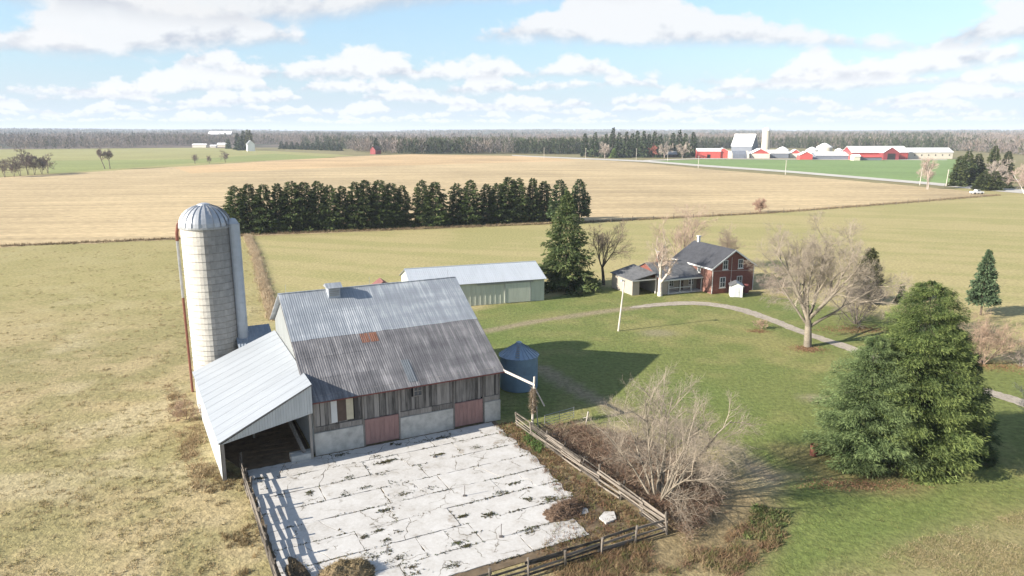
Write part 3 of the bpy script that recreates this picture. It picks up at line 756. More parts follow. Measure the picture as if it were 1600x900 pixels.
# ------------------------------------------------------------------ LEAN-TO
def leanto():
    e = empty('lean_to_shed', BO, BA); tag(e, 'open fronted lean-to with bright white metal roof against the barn gable', 'shed')
    A = Vector((-7.35, -1.55, 3.15)); B = Vector((-.08, -.75, 6.42)); C = Vector((-.08, 16.9, 6.5)); D = Vector((-8.0, 16.9, 3.3))
    n = (B - A).cross(D - A).normalized()
    MB().prism([A, B, C, D], n * -.07).build('roof_deck', 'beam', e)
    N = 12
    for i in range(N):
        t0, t1 = i / N, (i + 1) / N; a = A.lerp(D, t0); b_ = B.lerp(C, t0); c = B.lerp(C, t1); d = A.lerp(D, t1)
        mb = MB(); mb.prism([a + n * .01, b_ + n * .01, c + n * .01, d + n * .01], n * .02); mb.prism([a + n * .03, b_ + n * .03, b_.lerp(c, .04) + n * .03, a.lerp(d, .06) + n * .03], n * .014)
        mb.build('roof_sheet', 'leanroof', e)
    # front fascia: vertical siding strips, triangular
    f0 = Vector((-7.2, -1.45, 3.02)); f1 = Vector((-.12, -.68, 6.28)); N = 34
    for i in range(N):
        p = f0.lerp(f1, i / N); q = f0.lerp(f1, (i + .94) / N)
        low = lambda t: 3.0 + (4.0 - 3.0) * t
        z0, z1 = low(i / N), low((i + 1) / N)
        MB().prism([(p.x, p.y, z0), (q.x, q.y, z1), (q.x, q.y, q.z), (p.x, p.y, p.z)], (0, .03 + .02 * (i % 2), 0)).build('siding_strip', 'whitewall', e)
    # west wall
    W0 = Vector((-7.25, -1.3, 0)); W1 = Vector((-7.85, 16.8, 0)); N = 20
    for i in range(N):
        a = W0.lerp(W1, i / N); c = W0.lerp(W1, (i + .98) / N)
        MB().prism([(a.x, a.y, 0), (c.x, c.y, 0), (c.x, c.y, 3.1), (a.x, a.y, 3.05)], (.05, 0, 0)).build('wall_sheet', 'whitewall', e)
    MB().prism([(-7.85, 16.75, 0), (-.1, 16.75, 0), (-.1, 16.75, 6.3), (-7.85, 16.75, 3.15)], (0, .06, 0)).build('back_wall', 'whitewall', e)
    for (x, y, h) in ((-7.05, -1.25, 3.0), (-.35, -.5, 4.1), (-4, 6, 4.6), (-4, 11.5, 4.7), (-7.4, 7, 3.0)): MB().box(x - .1, x + .1, y - .1, y + .1, 0, h).build('post', 'beam', e)
    MB().bar((-1.9, 3.2, 3.6), (-.9, -.2, .55), .12, n=4).build('brace', 'beam', e)
    MB().box(-2.0, -.25, -.55, .4, 0, .55).build('feed_bunk', 'block', e)
    return e
leanto()

# ------------------------------------------------------------------ SILO
def silo():
    cx, cy = -5.4, 20.1; r0 = 2.33; Ht = 17.0
    P = BL(cx, cy); s = empty('silo', P, 0); tag(s, 'tall cream concrete stave silo with domed metal cap behind the lean-to', 'silo')
    r = np.random.default_rng(4); n = 44; rows = 22; V = []; Fc = []; C = []
    sh = Ht / rows
    for i in range(n):
        off = (i % 2) * .5 * sh
        a0 = 2 * math.pi * i / n; a1 = 2 * math.pi * (i + 1) / n; g_ = .0009
        for k in range(rows + 1):
            z0 = max(0, k * sh - off); z1 = min(Ht, (k + 1) * sh - off)
            if z1 - z0 < .02: continue
            rr = r0 + r.uniform(-.004, .004); b = len(V)
            for rad in (rr, rr - .08):
                for (a, z) in ((a0 + g_, z0 + .003), (a1 - g_, z0 + .003), (a1 - g_, z1 - .003), (a0 + g_, z1 - .003)): V.append((rad * math.cos(a), rad * math.sin(a), z))
            Fc += [(b, b + 1, b + 2, b + 3), (b + 4, b + 5, b + 1, b), (b + 1, b + 5, b + 6, b + 2), (b + 2, b + 6, b + 7, b + 3), (b + 3, b + 7, b + 4, b)]
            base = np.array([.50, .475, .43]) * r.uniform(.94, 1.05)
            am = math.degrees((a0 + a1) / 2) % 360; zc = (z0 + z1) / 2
            # darker, cooler staves on the chute side, more so towards the top
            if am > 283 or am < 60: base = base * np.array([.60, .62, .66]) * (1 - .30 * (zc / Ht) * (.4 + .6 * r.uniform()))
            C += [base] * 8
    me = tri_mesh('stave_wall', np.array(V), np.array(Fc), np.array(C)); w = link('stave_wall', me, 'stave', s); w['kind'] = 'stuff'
    MB().lathe([(r0 - .03, 0), (r0 - .03, Ht)], 44).build('core', 'block', s)
    z = .4
    while z < Ht:
        MB().lathe([(r0 + .002, z - .014), (r0 + .022, z - .014), (r0 + .022, z + .014), (r0 + .002, z + .014)], 44, cap=False).build('hoop', 'hoop', s)
        z += .38 + .5 * (z / Ht)
    # dome of gore sheets
    for i in range(22):
        a0 = 2 * math.pi * i / 22; a1 = 2 * math.pi * (i + 1) / 22; v = []; f = []
        for k in range(7):
            t = R(90) * k / 7.2; rr = (r0 + .1) * math.cos(t); zz = Ht + 2.15 * math.sin(t)
            for j, a in enumerate((a0, a0 + .05, (a0 + a1) / 2, a1)):
                q = rr + (.07 if j == 0 else -.01); v.append((q * math.cos(a), q * math.sin(a), zz + (.03 if j == 0 else 0)))
            if k:
                for j in range(3): f.append((4 * k - 4 + j, 4 * k - 3 + j, 4 * k + 1 + j, 4 * k + j))
        me = bpy.data.meshes.new('dome_gore'); me.from_pydata(v, [], f); me.update()
        link('dome_gore', me, 'dome', s)
    MB().lathe([(.6, Ht + 2.02), (.55, Ht + 2.2), (.2, Ht + 2.3)], 16).build('dome_cap', 'dome', s)
    MB().lathe([(r0 + .0, Ht - .1), (r0 + .14, Ht - .1), (r0 + .14, Ht + .1), (r0, Ht + .1)], 44, cap=False).build('dome_rim', 'steel', s)
    # chute: half tube on the right side, ring by ring
    ca = R(2); cxx, cyy = (r0 + .42) * math.cos(ca), (r0 + .42) * math.sin(ca); z = 5.4
    while z < 17.0:
        MB().lathe([(.52, z), (.52, z + .76), (.55, z + .76), (.55, z + .79), (.52, z + .79)], 14, cxx, cyy, cap=False).build('chute_ring', 'chute', s); z += .79
    MB().lathe([(.55, z), (.3, z + .45), (.05, z + .55)], 14, cxx - .1, cyy).build('chute_cap', 'chute', s)
    # filler pipe with gooseneck on the left
    px_ = -r0 - .34
    MB().tube([(px_, -.5, 0), (px_ - .02, -.5, 9.9)], .12, 8).build('pipe_lower', 'rustpipe', s)
    MB().tube([(px_ - .02, -.5, 9.9), (px_ - .04, -.5, 15.6)], .13, 8).build('pipe_upper', 'steel', s)
    MB().tube([(px_ - .04, -.5, 15.6)] + [(px_ - .04 + .55 * (1 - math.cos(t)), -.5, 15.6 + 2.0 * math.sin(t)) for t in (R(25), R(50), R(75), R(100), R(125))], .15, 8).build('gooseneck', 'rustpipe', s)
    for zz in (3.5, 8.0, 12.5): MB().bar((px_, -.5, zz), (-r0 + .2, -.4, zz), .03, n=4).build('pipe_bracket', 'steel', s)
silo()

def feed_room():
    e = empty('feed_room', BO, BA); tag(e, 'small pale feed room with sloping grey roof linking silo to barn', 'shed')
    MB().box(-3.4, -.1, 17.1, 20.4, 0, 5.0).build('wall', 'whitewall', e)
    for i in range(11): MB().box(-3.35 + i * .3, -3.3 + i * .3, 17.06, 17.098, 0, 5.0).build('siding_rib', 'whitewall', e)
    S = Vector((0, 3.6, 1.25)); o = Vector((-3.6, 16.95, 5.0)); n = X3.cross(S).normalized()
    MB().prism([o, o + X3 * 3.5, o + X3 * 3.5 + S, o + S], n * .06).build('roof_deck', 'chute', e)
    sheets(e, 'roof_sheet', o, X3, S, 3.5, S.length, 4, [(0, 1, 'feedroof')], 'darkroof', 3, .03, lift=.075)
feed_room()

# ------------------------------------------------------------------ CONCRETE YARD
def yard():
    base = link('concrete_yard', None); 
    bpy.data.objects.remove(base)
    mb = MB(); mb.prism([(-5.6, -.2, -.05), (-7.0, 4, -.05), (-6.8, 15, -.05), (-.2, 15, -.05), (-.2, -.1, -.05), (16.3, -.1, -.05), (16.4, -21, -.05), (-5.6, -21, -.05)], (0, 0, .06))
    y = mb.build('concrete_yard', 'dirt'); y.location = BO; y.rotation_euler = (0, 0, BA); struct(y)
    r = random.Random(12)
    def jag(a, b, amp=.05, st=.45):
        a = Vector(a); b = Vector(b); L = (b - a).length; n = max(2, int(L / st)); d = (b - a) / L; nn = Vector((-d.y, d.x)); out = []
        for i in range(n): out.append(a + (b - a) * (i / n) + (nn * r.uniform(-amp, amp) if i else Vector((0, 0))))
        return out
    def slab(poly, z):
        c = sum(poly, Vector((0, 0))) / len(poly); poly = [p + (c - p).normalized() * .028 for p in poly]
        n = len(poly); v = [(p.x, p.y, .0) for p in poly] + [(p.x, p.y, z) for p in poly]
        f = [tuple(range(n, 2 * n))] + [(i, (i + 1) % n, n + (i + 1) % n, n + i) for i in range(n)]
        me = bpy.data.meshes.new('slab'); me.from_pydata(v, [], f); me.update()
        if me.polygons[0].normal.z < 0: me.flip_normals()
        link('slab', me, 'concrete', y)
    ysl = [-.35, -2.9, -5.5, -7.9, -10.4, -12.9, -15.4, -17.9, -20.3]; lines = []
    for j in range(8):
        xs = [-5.4, 1.2 + r.uniform(-2.2, 2.2), 8.6 + r.uniform(-2.5, 2.5), 15.9 if j < 4 else 15.9 - (j - 3) * .28]
        y1, y0 = ysl[j], ysl[j + 1]
        for i in range(3):
            a, b = xs[i], xs[i + 1]
            if j == 7 and i == 2: b -= 1.2
            rag = .28 if (i == 2) else .05
            bl, br_, tr, tl = Vector((a, y0)), Vector((b, y0)), Vector((b, y1)), Vector((a, y1))
            z = .055 + r.uniform(-.012, .012)
            if r.random() < .42:
                s1 = r.uniform(.3, .7); s2 = r.uniform(.3, .7); m0 = bl.lerp(br_, s1); m1 = tl.lerp(tr, s2); cr = jag(m0, m1, .16, .4) + [m1]
                slab(jag(bl, m0) + cr[:-1] + jag(m1, tl) + jag(tl, bl), z)
                slab(jag(m0, br_) + jag(br_, tr, rag) + jag(tr, m1) + cr[::-1][:-1], z + r.uniform(-.01, .01)); lines.append((m0, m1))
            else:
                slab(jag(bl, br_) + jag(br_, tr, rag) + jag(tr, tl) + jag(tl, bl), z)
            lines.append((bl, br_)); lines.append((br_, tr))
    # weeds and moss rooted in the joints
    Q = []; rr = np.random.default_rng(3)
    for (a, b) in lines:
        L = (b - a).length; horiz = abs(b.x - a.x) > abs(b.y - a.y); n = int(L * (9 if horiz else 5))
        if not horiz and r.random() < .35: continue
        ph = r.uniform(0, 9); t = rr.uniform(0, 1, n); keep = np.sin(t * L * 1.7 + ph) + np.sin(t * L * .6 + ph * 2) > -.3
        for tt in t[keep]: q = a.lerp(b, float(tt)); w_ = BL(q.x + rr.normal(0, .045), q.y + rr.normal(0, .045)); Q.append((w_.x, w_.y))
    for _ in range(46):   # loose patches of moss and dung
        cx, cy = r.uniform(-5, 15.5), r.uniform(-20, -.5); n = r.randint(10, 60); sx, sy = r.uniform(.12, .45), r.uniform(.06, .2)
        for _k in range(n): w_ = BL(cx + r.gauss(0, sx), cy + r.gauss(0, sy)); Q.append((w_.x, w_.y))
    Q = np.array(Q)
    tufts('joint_weeds', Q[:, 0], Q[:, 1], .05, .14, .10, 4, [(.075, .065, .035), (.10, .08, .05), (.07, .085, .03), (.14, .12, .07)], 'low dark weeds growing along the cracks of the concrete yard', 'weeds', .12, .06, 1.3, 8)
yard()

def mound(name, loc, sx, sy, h, cols, label, seed, rz=0, rough=.5, cat='pile', straw=1500):
    e = empty(name, loc, rz); n = 48; xs = np.linspace(-1.15, 1.15, n); X, Y = np.meshgrid(xs, xs)
    d = np.hypot(X, Y) + (fbm(X * 2 + seed, Y * 2, seed) - .5) * .7
    Z = h * np.clip(1 - d, -.05, 1) ** .7 if False else h * (sstep(1.0, .1, d)) * (.55 + .9 * fbm(X * 4 + 9, Y * 4 + seed, seed + 3)) - .06
    t = fbm(X * 3, Y * 3 + 2, seed + 7)[..., None]; C = np.array(cols[0]) * (1 - t) + np.array(cols[1]) * t
    C = C * (.6 + .8 * fbm(X * 9, Y * 9, seed + 9)[..., None])
    V = np.stack([X * sx, Y * sy, Z], -1).reshape(-1, 3); i = np.arange(n - 1)[:, None] * n + np.arange(n - 1)[None]; Q = np.stack([i, i + 1, i + n + 1, i + n], -1).reshape(-1, 4)
    me = tri_mesh(name, V, Q, C.reshape(-1, 3), False); me.materials.append(M['manure']); link('heap', me, None, e)
    if straw:
        r = np.random.default_rng(seed); k = np.where(Z.ravel() > .05 * h)[0]; k = r.choice(k, straw); P = V[k] + r.normal(0, .05, (straw, 3)); D = rand_unit(straw, r); D[:, 2] = abs(D[:, 2]) * .5; D /= np.linalg.norm(D, axis=1, keepdims=True)
        V2, T2, C2 = blades(P, r.uniform(.12, .45, straw), r.uniform(.02, .05, straw), D, np.array(cols[1])[None] * r.uniform(.5, 1.5, (straw, 1)), r)
        o = link('straw', tri_mesh(name + '_straw', V2, T2, C2), 'grass', e); o['kind'] = 'stuff'
    return tag(e, label, cat)
mound('manure_pile', g(540, 898, .05), 2.2, 1.4, .8, [(.11, .08, .05), (.27, .21, .12)], 'brown heap of rotted straw and manure at the near end of the yard', 2, BA)
mound('manure_pile', BL(13.6, -17.0, .05), 2.1, 1.25, .55, [(.085, .058, .042), (.17, .115, .08)], 'dark low heap of brush and dirt at the broken corner of the concrete', 5, BA + .5)
mound('dirt_bank', BL(-4.5, -16.4, .02), 1.0, 3.4, .3, [(.075, .055, .04), (.13, .10, .06)], 'dark bank of muck along the inside of the left plank fence', 9, BA, straw=500)

# loose concrete fragment beside the dark heap
_mb = MB(); _mb.prism([(-.8, -.3, 0), (.1, -.55, 0), (.85, .1, 0), (.35, .6, 0), (-.5, .45, 0)], (0, 0, .14))
_o = _mb.build('concrete_fragment', 'concrete'); _o.location = g(951, 810, .02); _o.rotation_euler = (0, 0, R(50)); tag(_o, 'loose pale slab of concrete lying beside the dark brush heap', 'slab')

# ------------------------------------------------------------------ FENCES
def plank_fence(name, P0, P1, label, bays, rails, hgt, seed, plank_h=.16, sag=.06, stub=0, lean=.08, vertical=False, missing=.08):
    P0 = Vector(P0); P1 = Vector(P1); d = P1 - P0; L = d.length; e = empty(name, P0, math.atan2(d.y, d.x)); r = random.Random(seed); bl = L / bays
    for i in range(bays + 1):
        h = hgt * r.uniform(.95, 1.3); lx, ly = r.gauss(0, lean), r.gauss(0, lean)
        MB().bar((i * bl, 0, -.1), (i * bl + lx, ly, h), r.uniform(.07, .1), n=6).build('post', 'fencewood', e)
    for i in range(bays):
        for k in range(rails):
            if r.random() < missing: continue
            z = .16 + (hgt - .25) * k / max(1, rails - 1); z0 = z + r.gauss(0, sag); z1 = z + r.gauss(0, sag)
            x0 = i * bl - r.uniform(0, .25); x1 = (i + 1) * bl + r.uniform(0, .25); off = -.11 - .015 * ((i + k) % 2) + r.gauss(0, .02); ph = plank_h * r.uniform(.75, 1.2)
            MB().prism([(x0, off, z0 - ph / 2), (x1, off + r.gauss(0, .02), z1 - ph / 2), (x1, off, z1 + ph / 2), (x0, off, z0 + ph / 2)], (0, .035, 0)).build('plank', 'fencewood', e)
    tag(e, label, 'fence'); return e
plank_fence('plank_fence', BL(17.6, -2.2), BL(18.25, -22.4), 'long sagging grey plank fence between the yard and the bare shrubby tree', 8, 7, 1.35, 21, .12, .05, lean=.12)
plank_fence('plank_fence', BL(-5.75, -.3), BL(-5.7, -18.5), 'leaning weathered plank fence along the left edge of the concrete yard', 8, 6, 1.3, 22, .15, .06, missing=.14)
plank_fence('plank_fence', BL(18.2, -22.5), BL(2.5, -22.6), 'low plank fence along the bottom edge of the yard', 6, 4, 1.15, 23, .15, .06, missing=.15)

def gate():
    p0 = g(851, 669); p1 = g(887, 659); d = p1 - p0; e = empty('tube_gate', p0, math.atan2(d.y, d.x)); L = d.length + .8
    for k in range(5): MB().bar((0, 0, .25 + k * .24), (L, .12, .22 + k * .24), .025, n=6).build('rail', 'steel', e)
    for x in (0, L * .5, L): MB().bar((x, .06 * x / L * 2, .22), (x, .06 * x / L * 2, 1.24), .027, n=6).build('upright', 'steel', e)
    tag(e, 'thin grey tubular farm gate behind the vine covered post', 'gate')
gate()
def vine_post():
    p = BL(18.5, -3.3); e = empty('timber_post', p, 0); tag(e, 'tall grey timber post wrapped in dead vine at the yard corner', 'post')
    MB().bar((0, 0, -.1), (.18, .05, 4.9), .11, n=6, w2=.09).build('pole', 'polewood', e)
    MB().bar((.55, .25, 0), (.38, .1, 2.1), .05, n=5).build('prop', 'polewood', e)
    MB().bar((.2, .0, 3.9), (1.1, .2, 2.1), .07, n=5).build('broken_arm', 'polewood', e)
    r = np.random.default_rng(8); n = 900; z = r.uniform(1.6, 3.9, n); a = r.uniform(0, 6.28, n); q = .10 + .22 * r.uniform(0, 1, n) * np.sin((z - 1.4) / 2.7 * 3.1)
    P = np.stack([.1 + q * np.cos(a), q * np.sin(a), z], 1); D = rand_unit(n, r); D[:, 2] -= .7; D /= np.linalg.norm(D, axis=1, keepdims=True)
    V, T, C = blades(P, r.uniform(.2, .6, n), r.uniform(.02, .05, n), D, np.array([.22, .17, .12])[None] * r.uniform(.5, 1.3, (n, 1)), r)
    o = link('vine', tri_mesh('vine', V, T, C), 'grass', e); o['kind'] = 'stuff'
    a = BL(17.15, -.2, 4.7); b = p + Vector((.15, .0, 4.1)); e = empty('eaves_pipe', a, 0); d = b - a
    MB().prism([Vector((0, 0, 0)), d, d + Vector((0, 0, .22)), Vector((0, 0, .22))], (.04, -.2, 0)).build('trough', 'polewood', e); tag(e, 'pale rain trough slung from the barn corner to the timber post', 'trough')
vine_post()
for (a, b, h, lb) in (((726, 776), .9, 0, 'thin metal stake standing in the middle of the concrete yard'), ((783, 840), 1.0, 0, 'thin metal stake standing near the bottom of the concrete yard'), ((679, 715), .5, 0, 'short metal stake standing in the concrete nearest the barn doors')):
    e = empty('metal_stake', g(*a), 0); MB().bar((0, 0, 0), (.02, 0, b), .025, n=6).build('rod', 'hoop', e); MB().box(-.13, .13, -.13, .13, .05, .1).build('base_plate', 'hoop', e); tag(e, lb, 'stake', 'metal stakes in the yard')
e = empty('leaning_post', g(915, 665), 0); MB().bar((0, 0, 0), (.22, .1, 1.3), .07, n=6).build('post_shaft', 'polewood', e); MB().bar((.15, .05, .8), (-.25, .05, .7), .03, n=5).build('rail_stub', 'polewood', e); tag(e, 'pale leaning post stub standing in the red-brown brambles', 'post')

# ------------------------------------------------------------------ GRAIN BIN
def grain_bin():
    p = g(811, 612); p.y += 1.6; e = empty('grain_bin', p, 0); r0 = 1.95; Ht = 3.55; tag(e, 'blue corrugated steel grain bin with cone roof in the barn shadow', 'grain bin')
    prof = []
    z = 0
    while z < Ht: prof += [(r0, z), (r0 + .022, z + .05)]; z += .1
    nr = 4; per = len(prof) // nr
    for k in range(nr):
        MB().lathe(prof[k * per:(k + 1) * per + 1], 40, cap=False).build('wall_ring', 'binblue', e, True)
    for i in range(24):
        a0 = 2 * math.pi * i / 24; a1 = 2 * math.pi * (i + 1) / 24; top = (.22, Ht + 1.2); bot = (r0 + .16, Ht - .05); v = []
        for (rr, zz) in (bot, top):
            for a, up in ((a0, .05), (a0 + .04, .05), (a0 + .05, 0), (a1, 0)): v.append((rr * math.cos(a), rr * math.sin(a), zz + up))
        me = bpy.data.meshes.new('roof_panel'); me.from_pydata(v, [], [(0, 1, 5, 4), (1, 2, 6, 5), (2, 3, 7, 6)]); me.update(); link('roof_panel', me, 'binroof', e)
    MB().lathe([(.3, Ht + 1.12), (.3, Ht + 1.28), (.12, Ht + 1.36)], 16).build('roof_cap', 'binroof', e)
    a = R(-95); d = Vector((math.cos(a), math.sin(a), 0)); tn = Vector((-d.y, d.x, 0))
    for k in range(7):
        t = .12 + .12 * k; rr = (r0 + .16) * (1 - t) + .22 * t; zz = (Ht - .05) * (1 - t) + (Ht + 1.2) * t + .1
        MB().bar(d * rr - tn * .2 + Z3 * zz, d * rr + tn * .2 + Z3 * zz, .03, n=4).build('ladder_rung', 'steel', e)
grain_bin()

# ------------------------------------------------------------------ MACHINE SHED
def machine_shed():
    p = Vector((5.1, 110.7, 0)); a = R(18.5); L = 21.0; W = 9.5; E = 3.55; RZ = 5.35
    e = empty('machine_shed', p, a); tag(e, 'long low cream machine shed with white metal roof behind the barn', 'shed')
    mb = MB(); mb.prism([(0, 0, 0), (0, W, 0), (0, W, E), (0, W / 2, RZ), (0, 0, E)], (-L, 0, 0)); mb.build('wall', 'shedwall', e)
    n = 26
    for i in range(n): MB().box(-L + L / n * i + .02, -L + L / n * i + .08, -.035, -.002, .05, E - .02).build('siding_rib', 'shedwall', e)
    d = MB().box(-6.6, -2.35, -.16, -.04, .08, 3.15).build('sliding_door', 'shedwall', e)
    for x in (-6.6, -2.43): MB().box(x, x + .08, -.2, -.161, .08, 3.15).build('door_edge', 'steel', d)
    MB().box(-11.0, -1.9, -.22, -.036, 3.16, 3.3).build('door_track', 'steel', e)
    for sgn in (0, 1):
        S = Vector((0, W / 2 + .35, RZ - E + .13)) if sgn == 0 else Vector((0, -(W / 2 + .35), RZ - E + .13))
        o = Vector((-L - .3, -.35, E - .08)) if sgn == 0 else Vector((.3, W + .35, E - .08)); ux = X3 if sgn == 0 else -X3
        nn = ux.cross(S).normalized(); MB().prism([o, o + ux * (L + .6), o + ux * (L + .6) + S, o + S], nn * .05).build('roof_deck', 'steel', e)
        sheets(e, 'roof_sheet', o, ux, S, L + .6, S.length, 24, [(0, 1, 'whiteroof')], 'whiteroof', 3, .03, lift=.06)
    MB().bar((-L - .3, W / 2, RZ + .13), (.3, W / 2, RZ + .13), .12, .05).build('ridge_cap', 'whiteroof', e)
machine_shed()
def red_shed():
    p = g(597, 462); e = empty('small_red_shed', p + Vector((0, 0, 0)), R(20)); e.scale = (.68, .68, .66); tag(e, 'small shed whose dull red roof tip shows over the barn ridge', 'shed')
    mb = MB(); mb.prism([(-2, -2.2, 0), (2, -2.2, 0), (2, -2.2, 2.4), (0, -2.2, 3.9), (-2, -2.2, 2.4)], (0, 4.4, 0)); mb.build('wall', 'board', e)
    for s in (-1, 1): MB().prism([(0, -2.5, 4.0), (s * 2.4, -2.5, 2.2), (s * 2.4, 2.5, 2.2), (0, 2.5, 4.0)], (0, 0, .08)).build('roof', 'redroof', e)
red_shed()

# ------------------------------------------------------------------ HOUSE
def house():
    A = g(1111, 459.5); a = R(22); e = empty('brick_house', A, a); tag(e, 'red brick farmhouse with charcoal roof, porch wing and open carport', 'house')
    W, D, E, RZ = 8.4, 10.6, 4.4, 7.05
    mb = MB(); mb.prism([(0, 0, 0), (W, 0, 0), (W, 0, E), (W / 2, 0, RZ - .1), (0, 0, E)], (0, D, 0)); mb.build('brick_wall', 'brick', e)
    for s in (0, 1):
        x0 = -.4 if s == 0 else W + .4; dz = (RZ - E) / (W / 2) * .4
        p = [(x0, -.4, E - dz), (W / 2, -.4, RZ), (W / 2, D + .4, RZ), (x0, D + .4, E - dz)]
        rf = MB().prism([Vector(q) + Z3 * .03 for q in p], (0, 0, .12)).build('roof', 'shingle', e)
        # fascia and rake boards
        MB().prism([(x0, -.46, E - dz - .12), (W / 2, -.46, RZ - .12), (W / 2, -.46, RZ + .14), (x0, -.46, E - dz + .14)], (0, .055, 0)).build('rake_board', 'white', e)
        xx = x0 - .05 if s == 0 else x0; MB().box(xx, xx + .05, -.4, D + .4, E - dz - .1, E - dz + .15).build('gutter', 'white', e)
    for x, z, w, h in ((2.0, 3.95, 1.0, 1.55), (5.1, 3.95, 1.0, 1.55), (1.55, .95, 1.15, 1.75), (5.0, .95, 1.1, 1.7)):
        window(e, (x, -.012, z), X3, Z3, w, h, 'white', 1, .1, .09); MB().box(x - .1, x + w + .1, -.13, -.005, z - .13, z - .01).build('window_sill', 'white', e)
    window(e, (-.012, 3.9, 3.0), -Y3, Z3, .9, 1.2, 'white', 1, .1, .09)
    for x in (-.02, W - .1): MB().bar((x + .06, -.1, .1), (x + .06, -.1, E - .1), .06, n=6).build('downspout', 'white', e)
    MB().bar((.2, -.08, E - .55), (W - .2, -.08, E - .95), .015, n=4).build('service_cable', 'white', e)
    MB().bar((3.75, -.1, 1.8), (3.75, -.1, 5.9), .025, n=5).build('antenna_mast', 'white', e)
    c = MB().box(W / 2 - .2, W / 2 + .2, D - 1.1, D - .7, RZ - .5, RZ + 1.0).build('chimney', 'white', e); MB().box(W / 2 - .3, W / 2 + .3, D - 1.2, D - .6, RZ + 1.001, RZ + 1.15).build('chimney_cap', 'white', c)
    # porch wing
    x0, x1 = -8.0, -.02; fy, ry, by = 2.3, 7.2, 12.0; ez, rz = 2.4, 4.55
    mb = MB(); mb.prism([(x0, fy + 1.7, 0), (x0, by - .3, 0), (x0, by - .3, 2.4), (x0, ry, rz - .12), (x0, fy + 1.7, 3.1)], (x1 - x0, 0, 0)); mb.build('wing_wall', 'cream', e)
    mb = MB(); mb.prism([(x0 - .05, fy + .3, 2.5), (x0 - .05, by - .3, 2.4), (x0 - .05, ry, rz - .05)], (.045, 0, 0)); mb.build('wing_gable', 'brick', e)
    MB().prism([(x0 - .3, fy, ez), (x1, fy, ez), (x1, ry, rz), (x0 - .3, ry, rz)], (0, 0, .1)).build('wing_roof', 'shingle2', e)
    MB().prism([(x0 - .3, ry, rz), (x1, ry, rz), (x1, by, ez), (x0 - .3, by, ez)], (0, 0, .1)).build('wing_roof', 'shingle2', e)
    MB().box(x0 - .3, x1, fy - .07, fy - .005, ez - .14, ez + .12).build('porch_fascia', 'white', e)
    MB().box(x0 + 1.2, x1, fy + .05, fy + 1.69, 0, .2).build('porch_floor', 'block', e)
    for x in (-6.6, -4.4, -2.2, -.2): MB().box(x - .06, x + .06, fy + .12, fy + .24, .2, ez + .02).build('porch_post', 'white', e)
    for (xa, xb) in ((-6.6, -4.5), (-4.3, -2.3)): MB().box(xa, xb, fy + .15, fy + .2, .95, 1.05).build('porch_rail', 'white', e)
    MB().box(-7.95, -6.75, fy + .3, fy + 1.68, 0, 2.5).build('porch_panel', 'cream', e)
    for x, w in ((-5.6, .95), (-1.7, 1.0)): window(e, (x, fy + 1.69, .9), X3, Z3, w, 1.2, 'white', 1, .09, .07)
    dr = MB().box(-3.6, -2.75, fy + 1.62, fy + 1.69, .21, 2.2).build('door', 'brown', e); MB().box(-2.95, -2.88, fy + 1.56, fy + 1.615, 1.1, 1.22).build('handle', 'steel', dr)
    c = MB().box(-5.9, -5.3, ry - .3, ry + .3, rz - .3, rz + 1.7).build('chimney', 'brick', e); MB().box(-5.98, -5.22, ry - .38, ry + .38, rz + 1.701, rz + 1.8).build('chimney_cap', 'block', c)
    # carport
    cx0 = -12.6; MB().prism([(cx0 - .3, 3.6, 2.45), (x0 - .35, 3.6, 3.35), (x0 - .35, 10.8, 3.7), (cx0 - .3, 10.8, 2.55)], (0, 0, .1)).build('carport_roof', 'shingle2', e)
    MB().box(cx0, cx0 + .12, 4.0, 10.6, 0, 2.4).build('carport_wall', 'cream', e); MB().box(cx0 + .12, x0 - .1, 10.48, 10.6, 0, 2.4).build('carport_wall', 'white', e)
    MB().box(cx0, cx0 + 1.3, 3.95, 3.998, 0, 2.3).build('carport_panel', 'cream', e); MB().box(x0 - .3, x0 - .12, 3.8, 3.98, 0, 3.0).build('carport_post', 'white', e)
    MB().box(cx0 - .3, x0 - .3, 3.55, 3.598, 2.36, 2.56).build('carport_fascia', 'white', e)
    # garden shed
    s = empty('garden_shed', A + Vector((2.5, -2.1, 0)), R(-12)); tag(s, 'small white garden shed standing at the brick gable', 'shed')
    MB().prism([(0, 0, 0), (1.9, 0, 0), (1.9, 0, 1.75), (.95, 0, 2.25), (0, 0, 1.75)], (0, 2.5, 0)).build('wall', 'white', s)
    for q in (-1, 1): MB().prism([(.95, -.12, 2.3), (.95 + q * 1.12, -.12, 1.72), (.95 + q * 1.12, 2.62, 1.72), (.95, 2.62, 2.3)], (0, 0, .06)).build('roof', 'shingle2' if q < 0 else 'whitewall', s)
    dd = MB().box(.5, 1.4, -.05, -.002, .05, 1.65).build('door', 'whitewall', s); MB().box(1.25, 1.32, -.1, -.051, .8, .9).build('handle', 'steel', dd)
    t = empty('oil_tank', A + Vector((5.7, .1, 0)), R(22)); tag(t, 'dark red upright fuel tank beside the white garden shed', 'tank')
    MB().lathe([(.42, .25), (.5, .35), (.5, 1.5), (.4, 1.65), (.1, 1.7)], 18).build('shell', 'redtrim', t)
    for k in range(3): MB().bar((.35 * math.cos(k * 2.1), .35 * math.sin(k * 2.1), 0), (.35 * math.cos(k * 2.1), .35 * math.sin(k * 2.1), .35), .04, n=4).build('leg', 'steel', t)
house()

